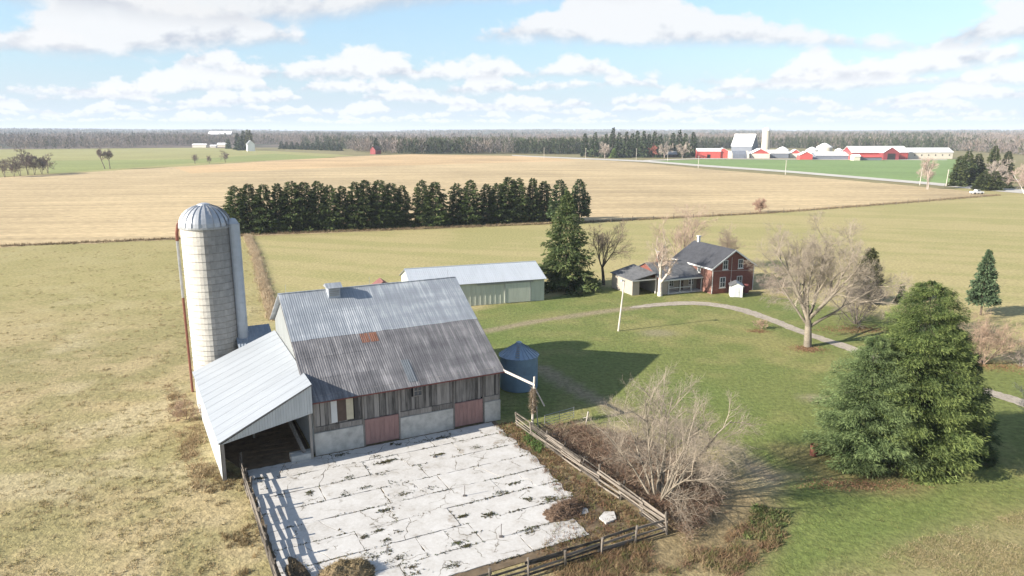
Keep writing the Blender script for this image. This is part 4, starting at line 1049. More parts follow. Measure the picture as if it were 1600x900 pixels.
# utility pole in the lawn
def utility_pole(px_, h, label, group=None, lean=.0, lamp=False, r=.13):
    e = empty('utility_pole', g(*px_), 0); MB().bar((0, 0, -.2), (lean, 0, h), r, n=8, w2=r * .7).build('shaft', 'polewood', e)
    MB().box(lean - .75, lean + .75, -.06, .06, h - .45, h - .33).build('crossarm', 'polewood', e)
    if lamp: MB().bar((lean, 0, h - .25), (lean - .35, -.25, h - .1), .05, n=5).build('lamp_arm', 'steel', e)
    tag(e, label, 'pole', group); return e
e = empty('light_pole', g(966, 517), 0); MB().bar((0, 0, -.2), (.62, 0, 7.0), .13, n=8, w2=.09).build('shaft', 'polewood', e)
MB().bar((.6, 0, 6.8), (.2, -.5, 7.1), .05, n=6).build('lamp_arm', 'steel', e); MB().lathe([(.2, 6.9), (.16, 7.05), (.05, 7.15)], 12, .2, -.5).build('lamp_head', 'steel', e)
tag(e, 'pale leaning yard light pole standing alone on the lawn', 'pole')

def barrel():
    e = empty('burn_barrel', g(1271, 711), 0); tag(e, 'rusty brown burn barrel beside the big evergreens', 'barrel')
    MB().lathe([(.30, 0), (.30, .3), (.32, .31), (.32, .33), (.30, .34), (.30, .6), (.32, .61), (.32, .63), (.30, .64), (.30, .92), (.27, .92), (.27, .3)], 20, cap=False).build('drum', 'rustpipe', e, False)
    MB().lathe([(.265, .29), (.0, .3)], 20).build('ash', 'black', e)
barrel()
e = empty('marker_post', g(1243, 482), 0); MB().box(-.05, .05, -.05, .05, 0, 1.2).build('shaft', 'tan', e); MB().box(-.12, .12, -.08, -.051, .9, 1.2).build('marker_plate', 'tan', e); tag(e, 'short yellow marker post left of the big bare maple', 'post')

# ------------------------------------------------------------------ TREES NEAR THE FARM
ORD = ['first', 'second', 'third', 'fourth', 'fifth', 'sixth', 'seventh', 'eighth', 'ninth', 'tenth', 'eleventh', 'twelfth', 'thirteenth', 'fourteenth', 'fifteenth', 'sixteenth', 'seventeenth', 'eighteenth', 'nineteenth', 'twentieth', 'twenty-first', 'twenty-second', 'twenty-third', 'twenty-fourth', 'twenty-fifth', 'twenty-sixth', 'twenty-seventh', 'twenty-eighth', 'twenty-ninth', 'thirtieth']
def windbreak():
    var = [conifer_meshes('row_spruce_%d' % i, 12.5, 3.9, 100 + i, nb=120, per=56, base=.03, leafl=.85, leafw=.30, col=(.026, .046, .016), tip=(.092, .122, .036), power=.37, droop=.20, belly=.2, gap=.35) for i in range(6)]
    r = random.Random(5)
    # base pixel of every trunk and top pixel row
    spots = [(371, 366, 290), (393, 366, 287), (416, 366, 288), (437, 365, 286), (459, 364, 283), (479, 363, 284), (500, 362, 282), (518, 362, 289), (537, 361, 290), (557, 361, 284), (574, 360, 281), (595, 359, 281), (613, 358, 286), (630, 357, 289), (661, 357, 281), (681, 356, 284), (714, 354, 286), (735, 354, 281), (761, 352, 287), (778, 351, 286), (795, 350, 276), (811, 350, 278), (832, 349, 278), (850, 348, 283)]
    for i, (x, y, t) in enumerate(spots):
        p = g(x, y - 3); d = Vector(((x - 800) / F_PX, _c + (450 - t) / F_PX * _s, -_s + (450 - t) / F_PX * _c)); top = CAM_H + d.z * (p.y / d.y); k = top / 12.5
        w = r.uniform(.85, 1.25)
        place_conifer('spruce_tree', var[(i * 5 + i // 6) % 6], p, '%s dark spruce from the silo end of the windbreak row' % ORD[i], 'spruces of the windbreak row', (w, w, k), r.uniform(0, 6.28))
    pm = [conifer_meshes('end_pine_%d' % i, 12.5, 3.6, 140 + i, nb=90, per=34, base=.12, leafl=.9, leafw=.45, col=(.035, .062, .026), tip=(.085, .125, .048), power=.42, droop=.02, belly=.3, upward=.12) for i in range(2)]
    for i, (x, y, k, lb) in enumerate(((874, 349, 1.02, 'round headed pine ending the windbreak row, left of a matching pine'), (905, 346, 1.0, 'rightmost round headed pine at the far end of the windbreak row'))):
        place_conifer('pine_tree', pm[i], g(x, y), lb, 'pines at the end of the windbreak', (k, k, k), i * 2.)
windbreak()

place_conifer('spruce_tree', conifer_meshes('big_spruce', 16.6, 6.1, 201, nb=240, per=90, base=.03, leafl=.62, leafw=.2, col=(.034, .058, .021), tip=(.105, .125, .043), power=.68, droop=.30, gap=.3), g(884, 451), 'tall broad spruce standing at the right end of the long shed')

def evergreens():
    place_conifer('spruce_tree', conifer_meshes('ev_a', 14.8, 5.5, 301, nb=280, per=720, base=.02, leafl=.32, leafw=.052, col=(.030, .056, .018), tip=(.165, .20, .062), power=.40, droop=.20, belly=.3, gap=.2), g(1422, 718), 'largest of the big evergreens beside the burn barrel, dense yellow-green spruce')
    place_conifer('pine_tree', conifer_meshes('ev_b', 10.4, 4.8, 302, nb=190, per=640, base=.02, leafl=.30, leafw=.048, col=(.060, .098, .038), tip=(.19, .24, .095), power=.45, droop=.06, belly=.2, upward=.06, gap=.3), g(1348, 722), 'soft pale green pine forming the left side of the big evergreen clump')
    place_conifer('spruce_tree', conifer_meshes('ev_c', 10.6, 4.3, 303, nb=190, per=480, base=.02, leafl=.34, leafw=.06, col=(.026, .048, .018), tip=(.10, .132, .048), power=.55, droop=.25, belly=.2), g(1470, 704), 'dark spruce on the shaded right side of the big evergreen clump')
    place_conifer('spruce_tree', conifer_meshes('sp_d', 9.6, 2.5, 304, nb=170, per=50, base=.22, leafl=.5, leafw=.2, col=(.040, .068, .034), tip=(.105, .145, .075), power=.72, droop=.18), g(1532, 492), 'slim blue-green spruce alone at the right edge of the hay field')
    place_conifer('spruce_tree', conifer_meshes('sp_e', 3.2, .9, 305, nb=60, per=24, base=.1, leafl=.4, leafw=.18, col=(.03, .05, .02), tip=(.07, .1, .04)), g(1407, 474), 'tiny young spruce peeping over the top of the big evergreen clump')
    place_conifer('cedar_tree', conifer_meshes('cedar_f', 8.6, 2.3, 306, nb=150, per=50, base=.05, leafl=.5, leafw=.2, col=(.045, .058, .020), tip=(.115, .115, .045), power=.45, droop=-.1, upward=.3), g(1352, 474), 'olive green cedar half hidden behind the grey bare bush')
    place_conifer('cedar_tree', conifer_meshes('cedar_g', 3.0, 1.5, 307, nb=70, per=40, base=.02, leafl=.4, leafw=.16, col=(.03, .05, .02), tip=(.07, .095, .035), power=.5), g(828, 449), 'low dark cedar bush between the long shed and the tall spruce')
evergreens()

def bare_trees():
    place_bare('maple_tree', bare_meshes('maple_a', 17.2, 1.1, 11, 1, 5, 5, .026, .0058, (.215, .185, .145), (.27, .228, .18), .22, (.3, .92), .2, limbs=10, fuzz=3), g(1262, 541), 'large spreading leafless maple on the lawn beside the gravel drive')
    place_bare('bare_tree', bare_meshes('bare_b', 12.4, 1.0, 12, 1, 4, 5, .022, .014, (.10, .08, .065), (.155, .12, .095), .25, (.35, .8), .2), g(943, 445), 'dark leafless tree right of the tall spruce')
    place_bare('shrubby_tree', bare_meshes('shrub_c', 10.6, 1.2, 13, 12, 4, 6, .014, .0055, (.215, .185, .145), (.25, .21, .165), .15, (.35, .8), .16, stemspread=.56, fuzz=3), g(1030, 786), 'many stemmed pale bare tree growing behind the plank fence')
    place_bare('yard_tree', bare_meshes('yard_d', 11.2, .9, 14, 1, 4, 5, .034, .011, (.46, .42, .37), (.35, .28, .225), .3, (.35, .7), .25), g(1031, 462), 'pale trunked bare tree in front of the porch wing')
    place_bare('bare_tree', bare_meshes('back_e', 13.2, 1.1, 15, 5, 4, 6, .014, .013, (.25, .2, .16), (.335, .25, .20), .2, (.3, .7), .25, stemspread=.3), g(1068, 424), 'pinkish brown bare tree rising behind the house wing')
    place_bare('bare_tree', bare_meshes('back_f', 9.4, 1.15, 16, 4, 4, 6, .015, .012, (.24, .185, .15), (.31, .24, .19), .2, (.35, .8), .2), g(1130, 418), 'smaller brown bare tree behind the house gable')
    place_bare('bare_bush', bare_meshes('bush_g', 8.2, 1.5, 17, 12, 4, 6, .012, .008, (.19, .16, .135), (.25, .21, .18), .1, (.4, .9), .1, stemspread=.7), g(1338, 506), 'grey tangled bare bush right of the large maple', 'bush')
    place_bare('bare_bush', bare_meshes('bush_h', 6.0, 1.3, 18, 12, 4, 6, .012, .008, (.21, .155, .12), (.285, .205, .15), .1, (.4, .9), .1, stemspread=.7), g(1535, 568), 'rusty brown bush under the slim spruce by the drive', 'bush')
    place_bare('bare_bush', bare_meshes('bush_i', 3.6, 1.5, 19, 9, 4, 4, .012, .010, (.24, .2, .17), (.33, .27, .23), .1, (.4, .9), .1, stemspread=.8), g(1596, 572), 'grey low bush at the right edge of the picture beside the drive', 'bush')
    place_bare('bare_bush', bare_meshes('bush_j', 3.4, 1.9, 20, 10, 4, 5, .010, .010, (.22, .18, .15), (.32, .255, .21), .1, (.5, 1.0), .05, stemspread=1.0), g(1210, 458), 'low grey brown thicket right of the garden shed', 'bush')
    place_bare('bare_bush', bare_meshes('bush_k', 2.6, 1.9, 24, 10, 4, 5, .010, .010, (.20, .17, .14), (.27, .225, .19), .1, (.5, 1.0), .05, stemspread=1.1), g(1222, 432), 'long dark thicket at the hay field edge behind the house', 'bush')
    place_bare('bare_bush', bare_meshes('bush_l', 1.5, 1.6, 21, 8, 4, 4, .012, .008, (.26, .17, .12), (.35, .25, .18), .1, (.4, .9), .1, stemspread=.7), g(1188, 514), 'small brown shrub on the lawn edge of the gravel drive', 'bush')
    place_bare('bare_bush', bare_meshes('bush_m', 5.0, 1.2, 22, 10, 4, 6, .012, .022, (.26, .18, .14), (.36, .24, .18), .1, (.35, .8), .2, stemspread=.5), g(1187, 332), 'lone round brown bush on the edge of the corn field', 'bush')
    place_bare('bare_bush', bare_meshes('bush_n', 2.4, 1.6, 23, 9, 4, 4, .012, .008, (.24, .16, .11), (.33, .23, .16), .1, (.4, .9), .1, stemspread=.8), g(292, 655), 'russet dead shrub against the left wall of the lean-to', 'bush')
    place_bare('bare_bush', bare_meshes('bush_o', 4.2, 1.2, 26, 4, 4, 4, .012, .009, (.36, .32, .28), (.46, .41, .36), .1, (.35, .8), .2, stemspread=.5), g(1618, 672), 'pale bare twigs poking in at the right picture edge', 'bush')
bare_trees()

def brush():
    """brambles, dead grass and weeds: uncountable ground growth"""
    r = np.random.default_rng(31)
    # red-brown brambles behind the plank fence
    poly = px((842, 676), (905, 668), (985, 690), (1105, 742), (1125, 792), (1075, 855), (1042, 826), (880, 715))
    X, Y = scatter(poly, 2600, 41); n = len(X); m = 9; i = np.repeat(np.arange(n), m)
    hgt = (.35 + .75 * fbm(X * .4, Y * .4, 77))[i]
    P = np.stack([X[i] + r.normal(0, .2, n * m), Y[i] + r.normal(0, .2, n * m), r.uniform(0, 1, n * m) * hgt], 1)
    D = rand_unit(n * m, r); D[:, 2] = abs(D[:, 2]) * .6 + .1; D /= np.linalg.norm(D, axis=1, keepdims=True)
    cs = np.array([(.19, .115, .08), (.22, .155, .11), (.14, .09, .065), (.28, .22, .16)])[r.integers(0, 4, n)][i] * r.uniform(.7, 1.3, (n * m, 1))
    V, T, C = blades(P, r.uniform(.3, .9, n * m), r.uniform(.015, .04, n * m), D, cs, r)
    o = link('brambles', tri_mesh('brambles', V, T, C), 'grass'); tag(o, 'red-brown tangle of dead brambles behind the plank fence', 'brambles', None, 'stuff')
    poly = px((800, 905), (960, 853), (1045, 838), (1090, 862), (1200, 800), (1235, 830), (1150, 905), (1120, 1000), (760, 1000))
    X, Y = scatter(poly, 1500, 42, lambda X, Y: sstep(.38, .6, fbm(X * .5, Y * .5, 23)))
    tufts('dead_weeds', X, Y, .12, .6, .032, 24, [(.23, .155, .085), (.28, .215, .12), (.17, .105, .06), (.22, .14, .09), (.12, .13, .045)], 'tan dead weeds growing in front of the bottom fence', 'weeds', .5, 0, .9, 9)
    poly = px((1180, 790), (1235, 800), (1215, 850), (1165, 840)); X, Y = scatter(poly, 260, 43)
    tufts('green_weeds', X, Y, .15, .4, .1, 12, [(.10, .135, .045), (.14, .16, .06), (.17, .15, .07)], 'patch of green broad weeds at the lawn corner', 'weeds', .3, 0, .9, 10)
    poly = px((818, 690), (832, 668), (850, 690), (842, 708)); X, Y = scatter(poly, 120, 44)
    tufts('nettles', X, Y, .2, .5, .1, 12, [(.09, .15, .045), (.11, .16, .05)], 'green nettles at the near post of the long plank fence', 'weeds', .3, 0, .8, 11)
    # soil strip inside the fence
    P0 = [BL(15.6, -1), BL(17.5, -1), BL(18, -22), BL(8, -22), BL(13.5, -17), BL(15.2, -12)]
    X, Y = scatter(P0, 1500, 45)
    tufts('fence_weeds', X, Y, .1, .4, .05, 10, [(.19, .11, .065), (.23, .17, .09), (.15, .09, .055), (.13, .13, .05)], 'russet dead weeds along the inside of the long plank fence', 'weeds', .3, 0, .8, 12)
    P0 = [BL(-7.0, .5), BL(-5.4, -1.5), BL(-5.2, -21), BL(-7.4, -21), BL(-8.6, 2)]
    X, Y = scatter(P0, 600, 46, lambda X, Y: sstep(.35, .6, fbm(X * .4, Y * .4, 25)))
    tufts('edge_weeds', X, Y, .1, .45, .05, 12, [(.26, .19, .10), (.30, .24, .14), (.2, .15, .08)], 'dry weeds crowding the outside of the left yard fence', 'weeds', .3, 0, .6, 13)
    P0 = [BL(-7.4, -2), BL(-8.2, 17), BL(-8.8, 25), BL(-10.6, 24), BL(-9.8, 5), BL(-9.2, -2.5)]
    X, Y = scatter(P0, 800, 47, lambda X, Y: sstep(.35, .6, fbm(X * .4, Y * .4, 24)))
    tufts('wall_weeds', X, Y, .12, .5, .05, 12, [(.32, .235, .135), (.35, .275, .165), (.28, .2, .115)], 'tall dry weeds along the outer wall of the lean-to', 'weeds', .5, 0, .9, 14)
    # pasture
    poly = px((-150, 395), (380, 378), (430, 480), (300, 592), (335, 740), (385, 780), (432, 910), (440, 1050), (-200, 1050))
    dens = lambda X, Y: np.clip((48 / np.hypot(X, Y)) ** 2.0, 0, 1) * sstep(.30, .62, fbm(X * .3, Y * .3, 19))
    X, Y = scatter(poly, 9000, 48, dens)
    k = poly_sd(X, Y, [BL(-8.2, -22), BL(-8.2, 26), BL(20, 26), BL(20, -22)]) > 0; X, Y = X[k], Y[k]
    tufts('pasture_grass', X, Y, .08, .26, .05, 16, [(.34, .275, .15), (.38, .315, .19), (.30, .25, .125), (.265, .235, .11), (.33, .25, .14)], 'rough tan pasture grass covering the field on the left', 'grass', .42, 0, .75, 15)
    # lawn
    dens = lambda X, Y: np.clip((45 / np.hypot(X, Y)) ** 2.2, 0, 1)
    X, Y = scatter(LAWN, 9000, 49, dens); k = np.hypot(X, Y) < 95; X, Y = X[k], Y[k]
    k = (poly_sd(X, Y, BRUSH) > 0) & (poly_sd(X, Y, [BL(-1, -23), BL(-1, 18), BL(17.5, 18), BL(18.5, -23)]) > 0); X, Y = X[k], Y[k]
    tufts('lawn_grass', X, Y, .03, .09, .04, 8, [(.13, .155, .045), (.17, .175, .06), (.11, .145, .04), (.21, .19, .075)], 'short green lawn grass around the house and barn', 'grass', .4, 0, 1.2, 16)
    # ditch
    poly = px((1300, 900), (1440, 842), (1620, 795), (1800, 760), (1800, 1000), (1300, 1000)); X, Y = scatter(poly, 1500, 50, lambda X, Y: sstep(.35, .65, fbm(X * .35, Y * .35, 26)))
    tufts('ditch_grass', X, Y, .06, .24, .024, 26, [(.31, .25, .14), (.36, .3, .18), (.24, .21, .1)], 'dry ditch grass in the near right corner', 'grass', .55, 0, 1.0, 17)
    # strip of tall straw from the windbreak down to the barn
    path = px((386, 368), (398, 395), (408, 430), (420, 470), (428, 500)); X = []; Y = []
    for a, b in zip(path[:-1], path[1:]):
        n = int((b - a).length * 26); t = r.uniform(0, 1, n); X.append(a.x + (b.x - a.x) * t + r.normal(0, .45, n)); Y.append(a.y + (b.y - a.y) * t + r.normal(0, .3, n))
    X = np.concatenate(X); Y = np.concatenate(Y)
    tufts('straw_strip', X, Y, .4, 1.0, .06, 8, [(.42, .33, .22), (.46, .38, .27), (.36, .27, .18)], 'pale strip of tall dry grass running from the windbreak to the barn', 'grass', .35, 0, .35, 18)
    # fence row grass along the corn edge
    X = []; Y = []
    for path in (px((0, 385), (280, 373), (388, 368)), px((388, 367), (640, 358), (925, 347)), px((925, 347), (1200, 333), (1400, 318), (1560, 305))):
        for a, b in zip(path[:-1], path[1:]):
            n = int((b - a).length * 14); t = r.uniform(0, 1, n); X.append(a.x + (b.x - a.x) * t + r.normal(0, .5, n)); Y.append(a.y + (b.y - a.y) * t + r.normal(0, .7, n))
    X = np.concatenate(X); Y = np.concatenate(Y)
    tufts('fence_row_grass', X, Y, .3, .9, .09, 7, [(.24, .18, .11), (.29, .23, .14), (.17, .125, .075)], 'brown grass along the fence row at the corn field edge', 'grass', .4, 0, .4, 19)
    # leaf litter under the maple, evergreen and bushes
    X = []; Y = []
    for (q, sx, sy, n) in (((1262, 545), 1.5, 1.2, 500), ((1330, 757), 3.6, .8, 380), ((1340, 515), 4.5, 1.8, 700), ((1550, 572), 4.5, 1.5, 500), ((1185, 517), 1.2, .8, 150)):
        p = g(*q); X.append(p.x + r.normal(0, sx * .6, n)); Y.append(p.y + r.normal(0, sy * .6, n))
    X = np.concatenate(X); Y = np.concatenate(Y)
    tufts('leaf_litter', X, Y, .04, .12, .12, 4, [(.22, .125, .07), (.26, .17, .10), (.17, .095, .055)], 'red-brown fallen leaves lying under the trees', 'leaves', .4, 0, 2.0, 20)
brush()

# field fence along the corn
def field_fence():
    path = px((955, 347), (1200, 334), (1400, 320), (1545, 308)); e = empty('field_fence', path[0], 0); r = random.Random(4); post = MB().bar((0, 0, -.1), (.05, 0, 1.35), .07, n=5).mesh('post'); post.materials.append(M['fencewood'])
    for a, b in zip(path[:-1], path[1:]):
        n = int((b - a).length / 7)
        for i in range(n):
            p = a.lerp(b, i / n) - path[0]; o = link('post', post, None, e); o.location = p; o.rotation_euler = (r.gauss(0, .05), r.gauss(0, .05), r.uniform(0, 6)); o.scale = (1, 1, r.uniform(.8, 1.25))
        for z in (.5, 1.0): MB().bar(a - path[0] + Z3 * z, b - path[0] + Z3 * z, .012, n=3).build('wire', 'steel', e)
    tag(e, 'thin wire fence on short posts between hay field and corn stubble', 'fence')
field_fence()

# ------------------------------------------------------------------ THE FAR COUNTRYSIDE
def far_building(name, label, cpx, L, W, E, RZ, ang, wall, roof, gable=None, doors=0, group=None, cat='barn', wins=0, base=None):
    p = g(*cpx); e = empty(name, p, ang); tag(e, label, cat, group)
    MB().box(-L / 2, L / 2, -W / 2, W / 2, -.3, E).build('wall', wall, e)
    for s in (-1, 1): MB().prism([(s * L / 2, -W / 2, E), (s * L / 2, W / 2, E), (s * L / 2, 0, RZ)], (-s * .2, 0, 0)).build('gable', gable or wall, e)
    for s in (-1, 1):
        ov = .6; dz = (RZ - E) / (W / 2) * ov; MB().prism([(-L / 2 - .5, s * (W / 2 + ov), E - dz), (L / 2 + .5, s * (W / 2 + ov), E - dz), (L / 2 + .5, 0, RZ), (-L / 2 - .5, 0, RZ)], (0, 0, .25)).build('roof', roof, e)
    for i in range(doors):
        x = -L / 2 + L * (i + .5) / doors; MB().box(x - 1.6, x + 1.6, -W / 2 - .15, -W / 2 - .01, 0, min(3.4, E * .8)).build('door', 'black', e)
    for i in range(wins):
        x = -L / 2 + L * (i + .5) / wins; MB().box(x - .6, x + .6, -W / 2 - .12, -W / 2 - .01, E * .45, E * .45 + 1.3).build('window', 'glass', e)
    return e
def far_farm():
    fb = far_building
    fb('red_barn', 'red low barn at the left end of the far farm', (1106, 246.5), 24, 12, 7, 9.5, R(-8), 'farred', 'farwhite', doors=1)
    fb('red_barn', 'red gable fronted barn left of the grey greenhouse', (1128, 246.5), 13, 13, 6.5, 10, R(82), 'farred', 'farwhite', doors=0, wins=0)
    e = fb('gambrel_barn', 'tall old barn with steep white roof and dark gable at the far farm', (1163, 240.0), 26, 22, 10, 24, R(-38), 'fargrey', 'farwhite')
    # hoop greenhouse
    p = g(1153, 247); e = empty('hoop_greenhouse', p, R(0)); tag(e, 'rounded grey panelled greenhouse in front of the tall old barn', 'greenhouse')
    for i in range(8):
        pr = [(x * 6.5, 7.5 * math.sqrt(max(0, 1 - x * x))) for x in (-1, -.85, -.5, 0, .5, .85, 1)]
        MB().prism([(-9.8 + i * 2.45, y, z) for y, z in pr], (2.25, 0, 0)).build('panel', 'fargrey' if 0 < i < 7 else 'farcream', e)
    fb('red_barn', 'red gable over white wall right of the grey greenhouse', (1185, 246.8), 14, 19, 4.6, 9.5, R(86), 'farcream', 'farwhite', 'farred', doors=0)
    fb('long_barn', 'white roofed barn with dark wall below the far silo', (1213, 246.5), 20, 16, 5, 8, R(-4), 'fargrey', 'farwhite')
    p = g(1195, 242); e = empty('far_silo', p, 0); tag(e, 'tall cream silo standing above the far farm', 'silo')
    MB().lathe([(4.6, 0), (4.6, 28)], 24).build('wall', 'farconc', e); MB().lathe([(4.7, 28), (4.3, 29.6), (2.8, 31), (.3, 31.8)], 24).build('dome', 'farwhite', e)
    for k in range(9): MB().lathe([(4.62, 2 + k * 3), (4.7, 2 + k * 3), (4.7, 2.2 + k * 3), (4.62, 2.2 + k * 3)], 24, cap=False).build('hoop', 'farcream', e)
    for (q, r0, h, lb) in (((1222, 243), 7.5, 6, 'squat white bin right of the far silo'), ((1268, 243), 7, 6, 'squat white bin left of the largest bin'), ((1287, 242), 9, 9, 'largest white cone roofed bin of the far farm'), ((1310, 243), 4.5, 6, 'smallest white bin right of the largest bin')):
        e = empty('storage_bin', g(*q), 0); MB().lathe([(r0, 0), (r0, h)], 24).build('wall', 'farcream', e); MB().lathe([(r0 + .3, h), (r0 * .4, h + r0 * .42), (.3, h + r0 * .55)], 24).build('roof', 'farwhite', e); tag(e, lb, 'bin', 'white bins of the far farm')
    fb('red_barn', 'small red and white barn between the long roofs', (1241, 246.5), 9, 12, 4.5, 8.5, R(84), 'farcream', 'farwhite', 'farred')
    fb('red_barn', 'small red gabled shed in front of the white bins', (1257, 249), 10, 12, 4.5, 7.6, R(86), 'farred', 'farwhite', 'farred', doors=0)
    fb('long_barn', 'long low barn with white roof and dark side in the middle of the farm', (1305, 248.5), 44, 14, 4, 7, R(-2), 'fargrey', 'farwhite')
    fb('long_barn', 'wide white roofed barn with maroon open gable', (1366, 248.5), 60, 17, 7, 12.5, R(7), 'farred', 'farwhite', 'farmaroon', doors=0)
    e = fb('maroon_barn', 'maroon gable fronted drive shed in the middle of the wide roofs', (1386.5, 249.2), 14, 15, 7, 12, R(88), 'farmaroon', 'farwhite', 'farmaroon')
    MB().box(-7.3, -7.05, -3.6, 3.6, 0, 6).build('door', 'black', e)
    fb('long_barn', 'longest cream walled barn at the right end of the far farm', (1437, 247.5), 58, 17, 6.5, 10.5, R(3), 'farcream', 'farwhite', 'farmaroon', wins=8)
    fb('low_shed', 'low shed with red stripe left of the maroon drive shed', (1357, 250.3), 22, 7, 3, 4.4, R(2), 'fargrey', 'farred')
    fb('white_shed', 'small white shed left of the low red striped shed', (1336, 250.6), 6, 7, 4, 5.6, R(2), 'farcream', 'farwhite')
    fb('bungalow', 'low grey roofed bungalow among the far conifers', (1040, 245.5), 22, 10, 3.2, 6, R(-3), 'brown', 'steel', cat='house', wins=3)
    # west farms
    fb('farmhouse', 'tall white farmhouse beside dark conifers on the left horizon', (392, 236), 11, 10, 10, 15, R(-62), 'farwhite', 'steel', cat='house', wins=2)
    fb('white_shed', 'leftmost low white shed of the far left farm', (313, 230.5), 24, 9, 4.5, 6.5, R(0), 'farcream', 'farwhite')
    fb('white_shed', 'small low white shed just left of the dark round tree', (348, 230), 16, 9, 5, 7.5, R(4), 'farcream', 'farwhite')
    fb('white_shed', 'tiny low white shed between the two left sheds', (334, 230.6), 10, 8, 2.8, 4.6, R(4), 'farcream', 'farwhite')
    e = fb('hill_barn', 'pale grey barn high on the left horizon behind the sheds', (346, 222), 60, 30, 12, 20, R(8), 'fargrey', 'farwhite'); e.location.z = 9
    fb('red_barn', 'lone dark red barn at the edge of the woods left of centre', (587, 240.8), 11, 8, 5.5, 9.5, R(62), 'farmaroon', 'brown')
far_farm()

def far_trees():
    var = [conifer_meshes('far_con_%d' % i, 24, 5.2, 400 + i, nb=60, per=10, base=.05, leafl=3.4, leafw=1.7, col=(.026, .042, .020), tip=(.058, .082, .030), power=.75, droop=.3) for i in range(3)]
    r = random.Random(9); nm = 'conifers around the far bungalow'
    for i, (x, t) in enumerate(((914, 208), (929, 207), (946, 209), (957, 199), (967, 207), (978, 205), (987, 208), (995, 204), (1005, 204), (1013, 209), (1022, 205), (1031, 211), (1050, 207), (1060, 203), (1070, 208), (1082, 206))):
        y = 244.5 + (i % 3) * .8; p = g(x, y); d = (450 - t) / F_PX; dy = _c + d * _s; dz = -_s + d * _c; k = (CAM_H + dz * p.y / dy) / 24
        place_conifer('conifer', var[i % 3], p, '%s tall conifer from the left in the grove around the far bungalow' % ORD[i], nm, (.95, .95, k), r.uniform(0, 6))
    lm = conifer_meshes('lime_tree', 9.5, 4.2, 410, nb=50, per=12, leafl=2.6, leafw=1.6, col=(.12, .19, .04), tip=(.2, .27, .07)); place_conifer('young_conifer', lm, g(959, 246.4), 'bright lime green young tree in front of the far conifers')
    rb = bare_meshes('red_tree', 15, 1.2, 33, 1, 4, 5, .03, .10, (.24, .12, .09), (.34, .13, .10), .15, (.4, .9), .15); place_bare('red_leaved_tree', rb, g(1020, 246), 'russet leaved tree left of the far bungalow')
    pb = bare_meshes('pale_tree', 17, 1.1, 34, 1, 4, 5, .03, .09, (.3, .25, .22), (.40, .34, .29), .15, (.4, .9), .15)
    for q, lb in (((1038, 247), 'pale bare tree directly in front of the far bungalow'), ((1066, 247), 'pale bare tree right of the far bungalow'), ((945, 247), 'pale bare tree among the left conifers of the far grove')): place_bare('bare_tree', pb, g(*q), lb, group='bare trees of the far grove', rz=r.uniform(0, 6))
    # left farm trees
    for i, (x, y, k, lb) in enumerate(((372, 234, .95, 'left dark conifer beside the white farmhouse'), (382, 234, 1.1, 'tallest dark conifer beside the white farmhouse'), (377, 235, .8, 'shorter conifer between two tall ones by the white farmhouse'))): place_conifer('conifer', var[i % 3], g(x, y), lb, 'conifers by the white farmhouse', (1.1, 1.1, k * 1.1), i)
    bl = conifer_meshes('gold_tree', 30, 7, 420, nb=50, per=12, base=.25, leafl=4, leafw=2.2, col=(.075, .085, .03), tip=(.14, .14, .055), power=.35, droop=-.05)
    place_conifer('poplar_tree', bl, g(390, 234), 'tall olive tree directly behind the white farmhouse', scale=(1, 1, 1.02))
    place_conifer('round_tree', conifer_meshes('round_tree', 16, 4.6, 421, nb=40, per=12, leafl=3, leafw=1.8, power=.5), g(357, 232.5), 'dark round tree right of the low white sheds')
    place_conifer('conifer', var[0], g(588, 240), 'dark conifer behind the lone red barn', scale=(.9, .9, .82))
    for i in range(12):
        place_conifer('hedge_conifer', var[i % 3], g(440 + i * 8.2, 232.5 + i * .28), '%s small conifer from the left in the short far hedge row' % ORD[i], 'conifers of the far hedge row', (.9, .9, .42 + .1 * r.random()), i)
    # left hedgerow clump and field trees
    hb = [bare_meshes('hedge_%d' % i, 15, .9, 50 + i, 3, 4, 6, .014, .055, (.14, .11, .095), (.20, .16, .14), .1, (.35, .8), .2, stemspread=.3) for i in range(3)]
    for i, (x, y, s, lb) in enumerate(((8, 277, .75, 'leftmost grey bush of the left hedgerow clump'), (22, 276, .6, 'low bush second from the left in the hedgerow clump'), (44, 273, 1.15, 'tallest bare tree in the left hedgerow clump'), (54, 273, .85, 'bare bush right of the tallest hedgerow tree'), (66, 272, .8, 'dark bush near the right end of the hedgerow clump'), (75, 271, .9, 'slim bare tree ending the hedgerow clump'), (32, 275, .9, 'bare tree just left of the tallest hedgerow tree'))): place_bare('hedgerow_tree', hb[i % 3], g(x, y), lb, group='left hedgerow clump', rz=i, scale=s)
    place_bare('bare_tree', bare_meshes('lone', 15, 1.0, 61, 1, 4, 5, .02, .06, (.17, .13, .11), (.25, .2, .17), .5, (.4, .9), .2, lean=(-.2, 0)), g(164, 264), 'leaning bare tree alone in the far left meadow')
    place_bare('bare_tree', bare_meshes('lone2', 15, .7, 62, 1, 4, 5, .02, .06, (.15, .12, .10), (.22, .18, .15), .5, (.3, .6), .3), g(172, 264), 'straight slim bare tree beside the leaning one in the meadow')
    for i, (x, y, s, lb) in enumerate(((305, 256, .55, 'low grey bush left of the rounder bush in the left meadow'), (327, 256, .5, 'small middle bush in the left meadow'), (352, 254, .75, 'rounder grey bush at the right of the left meadow'))): place_bare('meadow_bush', hb[i % 3], g(x, y), lb, 'bush', 'bushes in the left meadow', i, s)
    # right group
    ec = [conifer_meshes('right_con_%d' % i, 17, 4.4, 430 + i, nb=110, per=24, base=.02, leafl=1.5, leafw=.65, col=(.032, .048, .018), tip=(.085, .095, .032), power=.5, droop=.1) for i in range(2)]
